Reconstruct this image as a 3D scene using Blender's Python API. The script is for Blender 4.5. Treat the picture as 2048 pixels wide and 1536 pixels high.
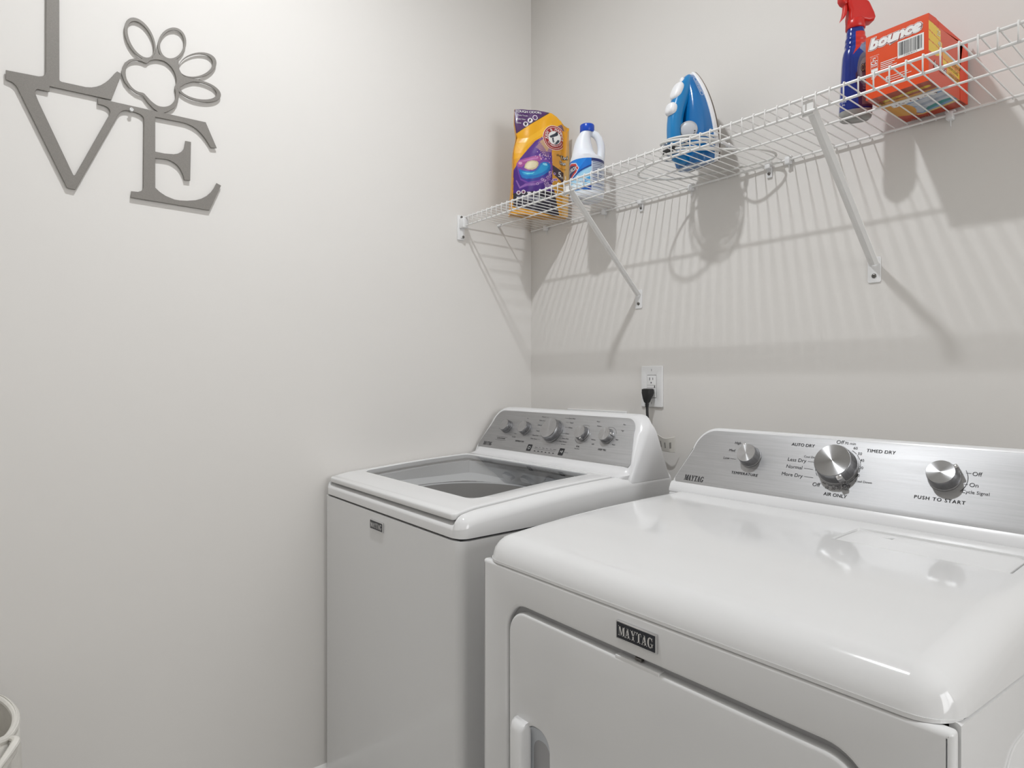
import bpy, bmesh, math, random
import numpy as np
from mathutils import Matrix, Vector
random.seed(7)
for o in list(bpy.data.objects): bpy.data.objects.remove(o)
SC = bpy.context.scene; COL = SC.collection
pi = math.pi

# ------------------------------------------------------------------ camera
cam = bpy.data.cameras.new('camera'); co = bpy.data.objects.new('camera', cam); COL.objects.link(co)
co.location = (1.7557, -1.5022, 1.2311)
co.rotation_euler = (pi/2, 0, math.radians(51.194))
cam.sensor_width = 36; cam.lens = 22.115; cam.shift_y = -11.5/2048; cam.clip_start = .02
SC.camera = co
# ------------------------------------------------------------------ world, exposure
W = bpy.data.worlds.new('world'); SC.world = W; W.use_nodes = True
W.node_tree.nodes['Background'].inputs[0].default_value = (1, .99, .98, 1)
W.node_tree.nodes['Background'].inputs[1].default_value = 0.3
SC.view_settings.view_transform = 'Standard'; SC.view_settings.look = 'None'
SC.view_settings.gamma = 1; SC.view_settings.use_curve_mapping = False
SC.view_settings.exposure = 0.0
LAMP = (.80, -1.09); LAMP_R = .042; LAMP_L = 1130.0
FILL_P = 29.0      # fill light added in the assumed right-hand window

# ------------------------------------------------------------------ materials
def lin(c):
    return tuple(((v/255)/12.92 if v/255 <= .04045 else ((v/255+.055)/1.055)**2.4) for v in c)
MATS = {}
def mat(name, rgb, rough=.5, metal=0, spec=.5, noise=None, bump=None, coat=0, trans=0, emit=None, alpha=1, sss=0):
    """rgb in 0..255; noise=(scale, amount) colour mottling; bump=(scale, strength, distance)"""
    if name in MATS: return MATS[name]
    m = bpy.data.materials.new(name); m.use_nodes = True
    nt = m.node_tree; b = nt.nodes['Principled BSDF']
    c = lin(rgb); b.inputs['Base Color'].default_value = (*c, 1)
    b.inputs['Roughness'].default_value = rough; b.inputs['Metallic'].default_value = metal
    b.inputs['Specular IOR Level'].default_value = spec
    b.inputs['Coat Weight'].default_value = coat; b.inputs['Coat Roughness'].default_value = .04
    b.inputs['Transmission Weight'].default_value = trans
    b.inputs['Subsurface Weight'].default_value = sss
    tc = nt.nodes.new('ShaderNodeTexCoord')
    if noise:
        n = nt.nodes.new('ShaderNodeTexNoise'); n.inputs['Scale'].default_value = noise[0]; n.inputs['Detail'].default_value = 4
        r = nt.nodes.new('ShaderNodeValToRGB')
        r.color_ramp.elements[0].position = .3; r.color_ramp.elements[1].position = .7
        r.color_ramp.elements[0].color = (*[v*(1-noise[1]) for v in c], 1)
        r.color_ramp.elements[1].color = (*[min(1, v*(1+noise[1])) for v in c], 1)
        nt.links.new(tc.outputs['Object'], n.inputs['Vector']); nt.links.new(n.outputs['Fac'], r.inputs['Fac'])
        nt.links.new(r.outputs['Color'], b.inputs['Base Color'])
    if bump:
        n = nt.nodes.new('ShaderNodeTexNoise'); n.inputs['Scale'].default_value = bump[0]; n.inputs['Detail'].default_value = 3
        bp = nt.nodes.new('ShaderNodeBump'); bp.inputs['Strength'].default_value = bump[1]; bp.inputs['Distance'].default_value = bump[2]
        nt.links.new(tc.outputs['Object'], n.inputs['Vector']); nt.links.new(n.outputs['Fac'], bp.inputs['Height'])
        nt.links.new(bp.outputs['Normal'], b.inputs['Normal'])
    if emit:
        b.inputs['Emission Color'].default_value = (*lin(emit[0]), 1); b.inputs['Emission Strength'].default_value = emit[1]
    MATS[name] = m; return m
def paintmat(name, rough=.4, coat=0, spec=.5):
    if name in MATS: return MATS[name]
    m = mat(name, (200, 200, 200), rough, coat=coat, spec=spec); nt = m.node_tree
    a = nt.nodes.new('ShaderNodeAttribute'); a.attribute_name = 'paint'
    nt.links.new(a.outputs['Color'], nt.nodes['Principled BSDF'].inputs['Base Color']); return m
def brushed(name, rgb, scale, rough=.34, var=.10):
    m = mat(name, rgb, rough, metal=1); nt = m.node_tree; b = nt.nodes['Principled BSDF']
    tc = nt.nodes.new('ShaderNodeTexCoord'); mp = nt.nodes.new('ShaderNodeMapping'); mp.inputs['Scale'].default_value = scale
    n = nt.nodes.new('ShaderNodeTexNoise'); n.inputs['Scale'].default_value = 1; n.inputs['Detail'].default_value = 5; n.inputs['Roughness'].default_value = .7
    r = nt.nodes.new('ShaderNodeValToRGB'); c = lin(rgb)
    r.color_ramp.elements[0].position = .3; r.color_ramp.elements[1].position = .7
    r.color_ramp.elements[0].color = (*[v*(1-var) for v in c], 1); r.color_ramp.elements[1].color = (*[min(1, v*(1+var)) for v in c], 1)
    nt.links.new(tc.outputs['Object'], mp.inputs['Vector']); nt.links.new(mp.outputs['Vector'], n.inputs['Vector'])
    nt.links.new(n.outputs['Fac'], r.inputs['Fac']); nt.links.new(r.outputs['Color'], b.inputs['Base Color'])
    mr = nt.nodes.new('ShaderNodeMapRange'); mr.inputs['To Min'].default_value = rough-.08; mr.inputs['To Max'].default_value = rough+.1
    nt.links.new(n.outputs['Fac'], mr.inputs['Value']); nt.links.new(mr.outputs['Result'], b.inputs['Roughness'])
    return m
def radial_metal(name, rgb, rough):
    m = mat(name, rgb, rough, metal=1); nt = m.node_tree; b = nt.nodes['Principled BSDF']
    b.inputs['Anisotropic'].default_value = .93
    t = nt.nodes.new('ShaderNodeTangent'); t.direction_type = 'RADIAL'; t.axis = 'Z'
    nt.links.new(t.outputs['Tangent'], b.inputs['Tangent']); return m
def glassmat(name, tint, ior=1.5, rough=0.0):
    """thin pane: see-through with a Fresnel mirror on top"""
    if name in MATS: return MATS[name]
    m = bpy.data.materials.new(name); m.use_nodes = True; nt = m.node_tree; nt.nodes.clear()
    out = nt.nodes.new('ShaderNodeOutputMaterial'); mx = nt.nodes.new('ShaderNodeMixShader')
    fr = nt.nodes.new('ShaderNodeFresnel'); fr.inputs['IOR'].default_value = ior
    tr = nt.nodes.new('ShaderNodeBsdfTransparent'); tr.inputs[0].default_value = (*lin(tint), 1)
    gl = nt.nodes.new('ShaderNodeBsdfGlossy'); gl.inputs['Roughness'].default_value = rough
    nt.links.new(fr.outputs[0], mx.inputs[0]); nt.links.new(tr.outputs[0], mx.inputs[1]); nt.links.new(gl.outputs[0], mx.inputs[2])
    nt.links.new(mx.outputs[0], out.inputs[0]); MATS[name] = m; return m

M_WALL = mat('wall_paint', (227, 224, 220), .62, spec=.3, noise=(1.3, .012), bump=(420, .08, .0006))
M_CEIL = mat('ceiling_paint', (238, 237, 234), .85, bump=(300, .1, .001))
M_FLOOR = mat('vinyl_floor', (196, 194, 191), .4, noise=(3, .15))
M_TRIM = mat('trim_paint', (236, 235, 232), .35)
M_ENAMEL = mat('white_enamel', (227, 227, 227), .085, spec=.5, noise=(2, .006))
M_PLASTW = mat('white_plastic', (232, 232, 232), .3)
M_PLASTIC_CONSOLE = mat('console_plastic', (228, 228, 229), .26)
M_GAP_SHADE = mat('gap_shade', (40, 40, 42), .7)  # near-black colour standing in for shade inside gaps
M_SILVER = brushed('brushed_silver', (178, 178, 179), (9, 260, 600), .50, .09)
M_KNOBTOP = radial_metal('spun_knob_metal', (178, 178, 179), .22)
M_KNOBSIDE = brushed('knob_side_metal', (150, 150, 152), (300, 300, 8), .35, .12)
M_CHROME = mat('chrome', (215, 215, 216), .12, metal=1)
M_BLACKP = mat('black_print', (28, 28, 32), .5)
M_GREYP = mat('grey_print', (95, 95, 98), .5)
M_WHITEP = mat('white_print', (238, 238, 236), .45)
M_BADGE = mat('badge_navy', (28, 32, 42), .25)
M_WIRE = mat('vinyl_coated_wire', (238, 237, 235), .35)
M_SCREW = mat('screw_steel', (120, 118, 115), .35, metal=1)
M_STAINLESS = brushed('stainless_tub', (176, 176, 178), (40, 40, 4), .3, .08)
M_TUBGREY = mat('tub_ring_grey', (206, 207, 208), .35)
M_SIGN = mat('sign_grey_metal', (128, 124, 119), .55, metal=.3, noise=(900, .12))
M_BLACKRUB = mat('black_rubber', (24, 24, 25), .5)
M_GLASS = glassmat('lid_glass', (244, 245, 246), 1.5)

# ------------------------------------------------------------------ object helpers
WM = {}
def empty(name, loc, label, cat, group=None):
    o = bpy.data.objects.new(name, None); COL.objects.link(o); o.location = loc
    o.empty_display_size = .05; o['label'] = label; o['category'] = cat
    if group: o['group'] = group
    WM[o] = Matrix.Translation(Vector(loc)); return o
def mesh_obj(name, me, material, parent=None, world=None, smooth=None, sharp=35):
    """me holds world coordinates unless `world` (a 4x4) says where its local frame stands"""
    o = bpy.data.objects.new(name, me); COL.objects.link(o)
    if world is None:
        w = WM[parent] if parent else Matrix.Identity(4)
        if parent: me.transform(w.inverted())
    else: w = world
    if parent:
        o.parent = parent; o.matrix_basis = WM[parent].inverted() @ w
    else: o.matrix_basis = w
    WM[o] = w
    for m in (material if isinstance(material, (list, tuple)) else [material]): me.materials.append(m)
    if smooth is None or smooth:
        for p in me.polygons: p.use_smooth = True
        me.set_sharp_from_angle(angle=math.radians(sharp))
    return o
def pyd(verts, faces):
    me = bpy.data.meshes.new('m'); me.from_pydata([tuple(v) for v in verts], [], faces); me.validate(); me.update(); return me
def bmm(bm):
    me = bpy.data.meshes.new('m'); bmesh.ops.recalc_face_normals(bm, faces=bm.faces); bm.to_mesh(me); bm.free(); return me
def structure(o): o['kind'] = 'structure'; return o
def tag(o, label, cat, group=None):
    o['label'] = label; o['category'] = cat
    if group: o['group'] = group
    return o
def bm_box(bm, lo, hi, bev=0, seg=3, only=None):
    vs = [bm.verts.new((x, y, z)) for x in (lo[0], hi[0]) for y in (lo[1], hi[1]) for z in (lo[2], hi[2])]
    F = [(0,1,3,2),(4,6,7,5),(0,4,5,1),(2,3,7,6),(0,2,6,4),(1,5,7,3)]
    fs = [bm.faces.new([vs[i] for i in f]) for f in F]
    if bev:
        es = {e for f in fs for e in f.edges}
        if only is not None:
            es = {e for e in es if abs((e.verts[0].co-e.verts[1].co).normalized()[only]) > .9}
        bmesh.ops.bevel(bm, geom=list(es), offset=bev, segments=seg, affect='EDGES', profile=.5)
def box(name, lo, hi, material, parent=None, bev=0, seg=3, only=None):
    bm = bmesh.new(); bm_box(bm, lo, hi, bev, seg, only); return mesh_obj(name, bmm(bm), material, parent)
def bm_tube(bm, pts, r, seg=8, closed=False, caps=True):
    pts = [Vector(p) for p in pts]; n = len(pts); rings = []
    rr = r if isinstance(r, (list, tuple)) else [r]*n
    up = None
    for i, p in enumerate(pts):
        a = pts[(i-1) % n] if (closed or i > 0) else p
        b = pts[(i+1) % n] if (closed or i < n-1) else p
        t = (b-a).normalized()
        if up is None:
            up = Vector((0, 0, 1)) if abs(t.z) < .9 else Vector((1, 0, 0))
        s = t.cross(up).normalized(); up = s.cross(t).normalized()
        rings.append([bm.verts.new(p+(s*math.cos(2*pi*k/seg)+up*math.sin(2*pi*k/seg))*rr[i]) for k in range(seg)])
    m = n if closed else n-1
    for i in range(m):
        A, B = rings[i], rings[(i+1) % n]
        for k in range(seg): bm.faces.new((A[k], A[(k+1) % seg], B[(k+1) % seg], B[k]))
    if caps and not closed: bm.faces.new(rings[0][::-1]); bm.faces.new(rings[-1])
def tube(name, pts, r, material, parent, seg=8, closed=False):
    bm = bmesh.new(); bm_tube(bm, pts, r, seg, closed); return mesh_obj(name, bmm(bm), material, parent)
def loft(bm, rings, cap0=True, cap1=True, closed=True):
    R = [[bm.verts.new(p) for p in ring] for ring in rings]; n = len(R[0])
    for A, B in zip(R, R[1:]):
        for k in range(n if closed else n-1): bm.faces.new((A[k], A[(k+1) % n], B[(k+1) % n], B[k]))
    if cap0: bm.faces.new(R[0][::-1])
    if cap1: bm.faces.new(R[-1])
    return R
def lathe(profile, seg=32, frame=None):
    """profile of (radius, height) turned about local Z"""
    bm = bmesh.new()
    rings = [[(max(r, 1e-5)*math.cos(2*pi*k/seg), max(r, 1e-5)*math.sin(2*pi*k/seg), h) for k in range(seg)] for r, h in profile]
    loft(bm, rings); me = bmm(bm)
    if frame: me.transform(frame)
    return me
def frame(o, ex, ey, ez):
    return Matrix(((ex[0], ey[0], ez[0], o[0]), (ex[1], ey[1], ez[1], o[1]), (ex[2], ey[2], ez[2], o[2]), (0, 0, 0, 1)))
def plate(polys, thick, bev=0, seg=2):
    """filled 2D outline (even-odd holes) given thickness around local z = 0"""
    cu = bpy.data.curves.new('c', 'CURVE'); cu.dimensions = '2D'; cu.fill_mode = 'BOTH'
    cu.extrude = max(thick/2-bev, 0); cu.bevel_depth = bev; cu.bevel_resolution = seg; cu.offset = -bev
    for p in polys:
        s = cu.splines.new('POLY'); s.points.add(len(p)-1); s.use_cyclic_u = True
        for i, (x, y) in enumerate(p): s.points[i].co = (x, y, 0, 1)
    ob = bpy.data.objects.new('c', cu); me = bpy.data.meshes.new_from_object(ob)
    bpy.data.objects.remove(ob); bpy.data.curves.remove(cu); me.materials.clear()
    bm = bmesh.new(); bm.from_mesh(me); bmesh.ops.remove_doubles(bm, verts=bm.verts, dist=1e-6)
    bm.to_mesh(me); bm.free(); return me
def rrect(x0, y0, x1, y1, r, n=6):
    rs = r if isinstance(r, (list, tuple)) else [r]*4     # bl, br, tr, tl
    out = []
    for (cx, cy, a, q) in ((x0+rs[0], y0+rs[0], pi, rs[0]), (x1-rs[1], y0+rs[1], 1.5*pi, rs[1]), (x1-rs[2], y1-rs[2], 0, rs[2]), (x0+rs[3], y1-rs[3], pi/2, rs[3])):
        for k in range(n+1): out.append((cx+q*math.cos(a+k*pi/2/n), cy+q*math.sin(a+k*pi/2/n)))
    return out
def circle(cx, cy, r, n=28): return [(cx+r*math.cos(2*pi*k/n), cy+r*math.sin(2*pi*k/n)) for k in range(n)]
def bend(me, fn, cuts, axis):
    """slice a mesh along an axis, then move every vertex with fn"""
    bm = bmesh.new(); bm.from_mesh(me)
    no = [0, 0, 0]; no[axis] = 1
    for c in cuts:
        p = [0, 0, 0]; p[axis] = c
        bmesh.ops.bisect_plane(bm, geom=bm.verts[:]+bm.edges[:]+bm.faces[:], plane_co=p, plane_no=no)
    for v in bm.verts: v.co = fn(v.co)
    bm.to_mesh(me); bm.free(); me.update(); return me

# ------------------------------------------------------------------ flat print
class Print:
    """collects 2D shapes; build() maps (x, y) onto a surface"""
    def __init__(s): s.v = []; s.f = []; s.m = []; s.mats = []
    def mi(s, m):
        if m not in s.mats: s.mats.append(m)
        return s.mats.index(m)
    def poly(s, pts, m, h=0):
        n = len(s.v); s.v += [(x, y, h) for x, y in pts]; s.f.append(list(range(n, n+len(pts)))); s.m.append(s.mi(m))
    def rect(s, x0, y0, x1, y1, m, h=0): s.poly([(x0, y0), (x1, y0), (x1, y1), (x0, y1)], m, h)
    def line(s, x0, y0, x1, y1, w, m, h=0):
        dx, dy = x1-x0, y1-y0; L = math.hypot(dx, dy) or 1; nx, ny = -dy/L*w/2, dx/L*w/2
        s.poly([(x0-nx, y0-ny), (x1-nx, y1-ny), (x1+nx, y1+ny), (x0+nx, y0+ny)], m, h)
    def arc(s, cx, cy, r, a0, a1, w, m, n=10, h=0):
        P = [(cx+r*math.cos(math.radians(a0+(a1-a0)*k/n)), cy+r*math.sin(math.radians(a0+(a1-a0)*k/n))) for k in range(n+1)]
        for (a, b), (c, d) in zip(P, P[1:]): s.line(a, b, c, d, w, m, h)
    def area(s, polys, m, h=0):
        me = plate(polys, 0); s.mesh(me, m, 0, 0, 1, 1, 0, h)
    def mesh(s, me, m, x, y, sx, sy, rot, h):
        n = len(s.v); c, si = math.cos(rot), math.sin(rot); k = s.mi(m)
        for v in me.vertices:
            a, b = v.co.x*sx, v.co.y*sy; s.v.append((x+a*c-b*si, y+a*si+b*c, h))
        for p in me.polygons: s.f.append([n+i for i in p.vertices]); s.m.append(k)
        bpy.data.meshes.remove(me)
    def text(s, t, x, y, size, m, align='CENTER', bold=0, shear=0, sx=1, rot=0, h=0, spacing=1):
        if 0 < bold < .06:      # double strike instead of outline growth, which breaks some glyphs
            for d in (-1, 1): s.text(t, x+d*bold*size*.5*math.cos(rot), y+d*bold*size*.5*math.sin(rot), size, m, align, 0, shear, sx, rot, h, spacing)
            return
        cu = bpy.data.curves.new('t', 'FONT'); cu.body = t; cu.size = 1; cu.align_x = align; cu.align_y = 'CENTER'
        cu.offset = bold; cu.shear = shear; cu.resolution_u = 3; cu.fill_mode = 'FRONT'; cu.space_character = spacing
        ob = bpy.data.objects.new('t', cu); me = bpy.data.meshes.new_from_object(ob)
        bpy.data.objects.remove(ob); bpy.data.curves.remove(cu)
        k = size/.70                                  # size = cap height
        s.mesh(me, m, x, y, k*sx, k, rot, h)
    def arctext(s, t, cx, cy, r, a0, a1, size, m, bold=0, inward=False, sx=1, h=0):
        for i, ch in enumerate(t):
            if ch == ' ': continue
            a = math.radians(a0+(a1-a0)*i/max(1, len(t)-1))
            s.text(ch, cx+r*math.cos(a), cy+r*math.sin(a), size, m, bold=bold, sx=sx, rot=a+(pi/2 if inward else -pi/2), h=h)
    def flush(s, name, parent, fn=None, fr=None):
        s.build(name, parent, fn, fr); s.__init__()
    def build(s, name, parent, fn=None, fr=None):
        me = bpy.data.meshes.new('p')
        if fr is not None: V = [tuple(fr @ Vector(v)) for v in s.v]
        else: V = [tuple(fn(*v)) for v in s.v]
        me.from_pydata(V, [], s.f); me.polygons.foreach_set('material_index', s.m); me.update()
        return mesh_obj(name, me, s.mats, parent, smooth=False)
def maytag(P, x, y, H, m, sx=.78, h=0):
    """slab-serif word, left edge x, baseline y, cap height H"""
    G = {}
    q = lambda a, b, c, d, y0=0, y1=1: [(a, y0), (b, y0), (d, y1), (c, y1)]
    r = lambda a, y0, b, y1: [(a, y0), (b, y0), (b, y1), (a, y1)]
    G['M'] = (1.16, [r(.12, 0, .19, 1), q(.50, .62, .10, .36), q(.50, .58, .80, .90), r(.82, 0, 1.06, 1), r(0, 0, .32, .07), r(.72, 0, 1.14, .07), r(0, .93, .34, 1), r(.80, .93, 1.14, 1)])
    G['A'] = (.98, [q(.10, .18, .40, .50), q(.56, .82, .34, .56), r(.24, .27, .66, .35), r(0, 0, .30, .07), r(.46, 0, .95, .07)])
    G['Y'] = (.98, [q(.36, .58, .06, .32, .42), q(.46, .56, .72, .80, .42), r(.36, 0, .58, .5), r(.22, 0, .72, .07), r(0, .93, .42, 1), r(.62, .93, .94, 1)])
    G['T'] = (.92, [r(.34, 0, .57, 1), r(.03, .91, .88, 1), r(.03, .68, .09, 1), r(.82, .68, .88, 1), r(.2, 0, .71, .07)])
    g = []
    def arc(rx, ry, ix, iy, a0, a1, n=14):
        for k in range(n):
            t0, t1 = math.radians(a0+(a1-a0)*k/n), math.radians(a0+(a1-a0)*(k+1)/n)
            g.append([(.46+rx*math.cos(t0), .5+ry*math.sin(t0)), (.46+rx*math.cos(t1), .5+ry*math.sin(t1)), (.48+ix*math.cos(t1), .5+iy*math.sin(t1)), (.48+ix*math.cos(t0), .5+iy*math.sin(t0))])
    arc(.44, .52, .21, .44, 38, 322); g += [r(.66, .08, .86, .42), r(.52, .37, .96, .44), r(.74, .66, .81, 1.0)]
    G['G'] = (1.0, g)
    for ch in 'MAYTAG':
        w, polys = G[ch]
        for p in polys: P.poly([(x+a*H*sx, y+b*H) for a, b in p], m, h)
        x += w*H*sx*.97
    return x

# ------------------------------------------------------------------ painted panels
def inpoly(X, Y, poly):
    ins = np.zeros(X.shape, bool); n = len(poly)
    for i in range(n):
        x0, y0 = poly[i]; x1, y1 = poly[(i+1) % n]
        if y0 == y1: continue
        c = ((y0 > Y) != (y1 > Y)) & (X < (x1-x0)*(Y-y0)/(y1-y0)+x0); ins ^= c
    return ins
def paint(X, Y, base, shapes):
    C = np.zeros(X.shape+(3,)); C[:] = lin(base)
    for sh in shapes:
        k = sh[0]
        if k == 'p': msk = inpoly(X, Y, sh[1])
        elif k == 'e':
            cx, cy, a, b = sh[1][:4]; t = math.radians(sh[1][4]) if len(sh[1]) > 4 else 0
            u = (X-cx)*math.cos(t)+(Y-cy)*math.sin(t); v = -(X-cx)*math.sin(t)+(Y-cy)*math.cos(t)
            msk = (u/a)**2+(v/b)**2 < 1
        C[msk] = lin(sh[2])
    return C
def set_paint(me, cols):
    a = me.color_attributes.new('paint', 'FLOAT_COLOR', 'POINT')
    a.data.foreach_set('color', np.concatenate([cols.reshape(-1, 3), np.ones((cols.size//3, 1))], 1).astype(np.float32).ravel())
def grid_mesh(V):
    ny, nx = V.shape[:2]; idx = np.arange(nx*ny).reshape(ny, nx)
    F = np.stack([idx[:-1, :-1], idx[:-1, 1:], idx[1:, 1:], idx[1:, :-1]], -1).reshape(-1, 4)
    return pyd(V.reshape(-1, 3).tolist(), F.tolist())

# ================================================================== the room
RX, RY, RZ = 3.9, -2.7, 2.95
structure(box('wall_left', (-.12, RY-.12, -.1), (0, .12, RZ), M_WALL))
structure(box('wall_back', (0, 0, -.1), (RX+.12, .12, RZ), M_WALL))
structure(box('floor', (0, RY, -.1), (RX, 0, 0), M_FLOOR))
structure(box('ceiling', (-.12, RY-.12, RZ), (RX+.12, .12, RZ+.1), M_CEIL))
structure(box('wall_front', (0, RY-.12, -.1), (RX+.12, RY, RZ), M_WALL))
# right-hand wall with an unseen window, added for fill light from the side
D0, D1, WZ0, WZ1 = -1.45, -.15, 1.25, 2.35
bm = bmesh.new()
bm_box(bm, (RX, D1, -.1), (RX+.12, 0, RZ)); bm_box(bm, (RX, RY, -.1), (RX+.12, D0, RZ)); bm_box(bm, (RX, D0, WZ1), (RX+.12, D1, RZ)); bm_box(bm, (RX, D0, -.1), (RX+.12, D1, WZ0))
structure(mesh_obj('wall_right', bmm(bm), M_WALL))
wn = structure(mesh_obj('added_window_1', plate([rrect(D0-.07, WZ0-.07, D1+.07, WZ1+.07, .004), rrect(D0, WZ0, (D0+D1)/2-.02, WZ1, .003), rrect((D0+D1)/2+.02, WZ0, D1, WZ1, .003)], .02, .003), M_TRIM, world=frame((RX-.01, 0, 0), (0, 1, 0), (0, 0, 1), (1, 0, 0))))
box('added_window_pane', (RX+.06, D0, WZ0), (RX+.064, D1, WZ1), M_GLASS, wn)
def baseboard(name, pts):
    prof = [(0, 0), (.014, 0), (.014, .075), (.011, .098), (.006, .112), (0, .118)]
    bm = bmesh.new(); (ax, ay), (bx, by), (nx, ny) = pts
    loft(bm, [[(px+nx*d, py+ny*d, h) for d, h in prof] for px, py in ((ax, ay), (bx, by))])
    return structure(mesh_obj(name, bmm(bm), M_TRIM, sharp=50))
baseboard('baseboard_left', ((0, RY), (0, 0), (1, 0)))
baseboard('baseboard_back', ((.014, 0), (RX, 0), (0, -1)))
baseboard('baseboard_right', ((RX, RY+.014), (RX, -.014), (-1, 0)))
baseboard('baseboard_front', ((.014, RY), (RX, RY), (0, 1)))
# added fill lamp set inside the window opening, standing in for daylight
hl = bpy.data.lights.new('side_fill_light', 'AREA'); hl.shape = 'RECTANGLE'; hl.size = WZ1-WZ0; hl.size_y = D1-D0; hl.energy = FILL_P; hl.color = (.98, .99, 1)
ho = bpy.data.objects.new('side_fill_light', hl); COL.objects.link(ho); ho.location = (RX+.04, (D0+D1)/2, (WZ0+WZ1)/2); ho.rotation_euler = (0, pi/2, 0)
# ceiling lamp
cl = empty('ceiling_light', (LAMP[0], LAMP[1], RZ), 'small round white downlight on the ceiling', 'lamp')
FL = Matrix.Translation((LAMP[0], LAMP[1], RZ))
mesh_obj('trim_ring', lathe([(LAMP_R+.03, 0), (LAMP_R+.03, -.018), (LAMP_R+.022, -.025), (LAMP_R+.008, -.026), (LAMP_R+.006, -.024), (LAMP_R+.004, 0)], 40, FL), M_PLASTW, cl)
M_LED = mat('lamp_glow', (255, 255, 255), .5, emit=((249, 252, 255), LAMP_L))
bm = bmesh.new(); bm.faces.new([bm.verts.new((LAMP[0]+LAMP_R*math.cos(-2*pi*k/32), LAMP[1]+LAMP_R*math.sin(-2*pi*k/32), RZ-.005)) for k in range(32)])
me = bpy.data.meshes.new('m'); bm.to_mesh(me); bm.free(); mesh_obj('diffuser', me, M_LED, cl, smooth=False)

# ================================================================== washer
WX0, WX1, WYF, WYB = .010, .700, -.790, -.10
def Tw(y): return float(np.interp(y, [-.80, -.735, -.653, -.564, -.467, -.369, -.28, -.09], [.944, .956, .962, .969, .975, .979, .981, .982]))
def soft_top(X0, X1, YF, YB, T, zbot, r, rf, inner=None, xs_extra=(), ys_extra=(), drop=None, hole=None):
    """domed lid: rounded sides and front, skirt down to zbot"""
    def lines(a, b, ra, rb, n, extra):
        L = [a+ra*(1-math.cos(pi/2*k/7)) for k in range(8)]
        E = [b-rb*(1-math.cos(pi/2*k/7)) for k in range(8)] if rb else [b]
        Mi = list(np.linspace(a+ra, b-rb, n))
        S = sorted(set(round(v, 5) for v in L+E+Mi+list(extra)))
        out = [S[0]]
        for v in S[1:]:
            if v-out[-1] > 4e-4: out.append(v)
        return out
    xs = lines(X0, X1, r, r, 30, xs_extra); ys = lines(YF, YB, rf, 0, 34, ys_extra)
    bm = bmesh.new(); G = []
    for y in ys:
        row = []
        for x in xs:
            sx = 1 if x > (X0+X1)/2 else -1
            dx = max(0, r-min(x-X0, X1-x))/r; dy = max(0, rf-(y-YF))/rf
            q = math.hypot(dx, dy); px, py = x, y
            if q > 1:
                dx /= q; dy /= q; q = 1
                px = (X1-r+dx*r) if sx > 0 else (X0+r-dx*r); py = YF+rf-dy*rf
            rd = min(r, rf)*(1-math.sqrt(max(0, 1-q*q)))
            dd = drop(px, py) if drop else 0
            z = T(py)-rd-dd if dd < .01 else T(py)-dd-.42*rd
            row.append(bm.verts.new((px, py, z)))
        G.append(row)
    for j in range(len(ys)-1):
        for i in range(len(xs)-1):
            if hole:
                cx, cy = (xs[i]+xs[i+1])/2, (ys[j]+ys[j+1])/2
                if hole[0] < cx < hole[2] and hole[1] < cy < hole[3]: continue
            try: bm.faces.new((G[j][i], G[j][i+1], G[j+1][i+1], G[j+1][i]))
            except ValueError: pass
    B = [G[0][i] for i in range(len(xs))]+[G[j][-1] for j in range(1, len(ys))]+[G[-1][i] for i in range(len(xs)-2, -1, -1)]+[G[j][0] for j in range(len(ys)-2, 0, -1)]
    low = [bm.verts.new((v.co.x, v.co.y, zbot(v.co.x, v.co.y))) for v in B]; n = len(B)
    low2 = [bm.verts.new((X0+(X1-X0)/2+(v.co.x-(X0+X1)/2)*.985, v.co.y+(.006 if v.co.y < (YF+YB)/2 else -.006), zbot(v.co.x, v.co.y)-.0005)) for v in B]
    for i in range(n):
        k = (i+1) % n
        bm.faces.new((B[k], B[i], low[i], low[k])); bm.faces.new((low[k], low[i], low2[i], low2[k]))
    bmesh.ops.remove_doubles(bm, verts=bm.verts, dist=1e-5)
    return bmm(bm)
wa = empty('washing_machine', ((WX0+WX1)/2, -.45, 0), 'white top-loading washing machine with glass lid standing in the corner', 'washer')
bm = bmesh.new(); bm_box(bm, (WX0, WYF, .03), (WX1, WYB, .898), .022, 6, only=2)
mesh_obj('cabinet', bmm(bm), M_ENAMEL, wa)
box('seam_shade', (WX0+.010, WYF+.010, .894), (WX1-.010, WYB, .912), M_GAP_SHADE, wa)  # dark filler that paints the shade line under the deck
for fx in (WX0+.05, WX1-.05):
    for fy in (WYF+.06, WYB-.06):
        mesh_obj('foot', lathe([(0, 0), (.022, 0), (.022, .012), (.01, .016), (.01, .035), (0, .035)], 16, Matrix.Translation((fx, fy, 0))), M_BLACKRUB, wa)
LX0, LX1, LYF, LYB = .037, .672, -.786, -.296
def wdrop(x, y):
    if LX0-.003 < x < LX1+.003 and y < LYB+.003:
        return .016
    return 0
eps = .0008
deck = soft_top(WX0, WX1, WYF, WYB, Tw, lambda x, y: .903, .034, .026,
    xs_extra=(LX0-.003-eps, LX0-.003+eps, LX1+.003-eps, LX1+.003+eps, .075, .635), ys_extra=(LYB+.003-eps, LYB+.003+eps, -.715, -.318),
    drop=wdrop, hole=(.075, -.715, .635, -.318))
dk = mesh_obj('top_deck', deck, M_ENAMEL, wa, sharp=50)
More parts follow.
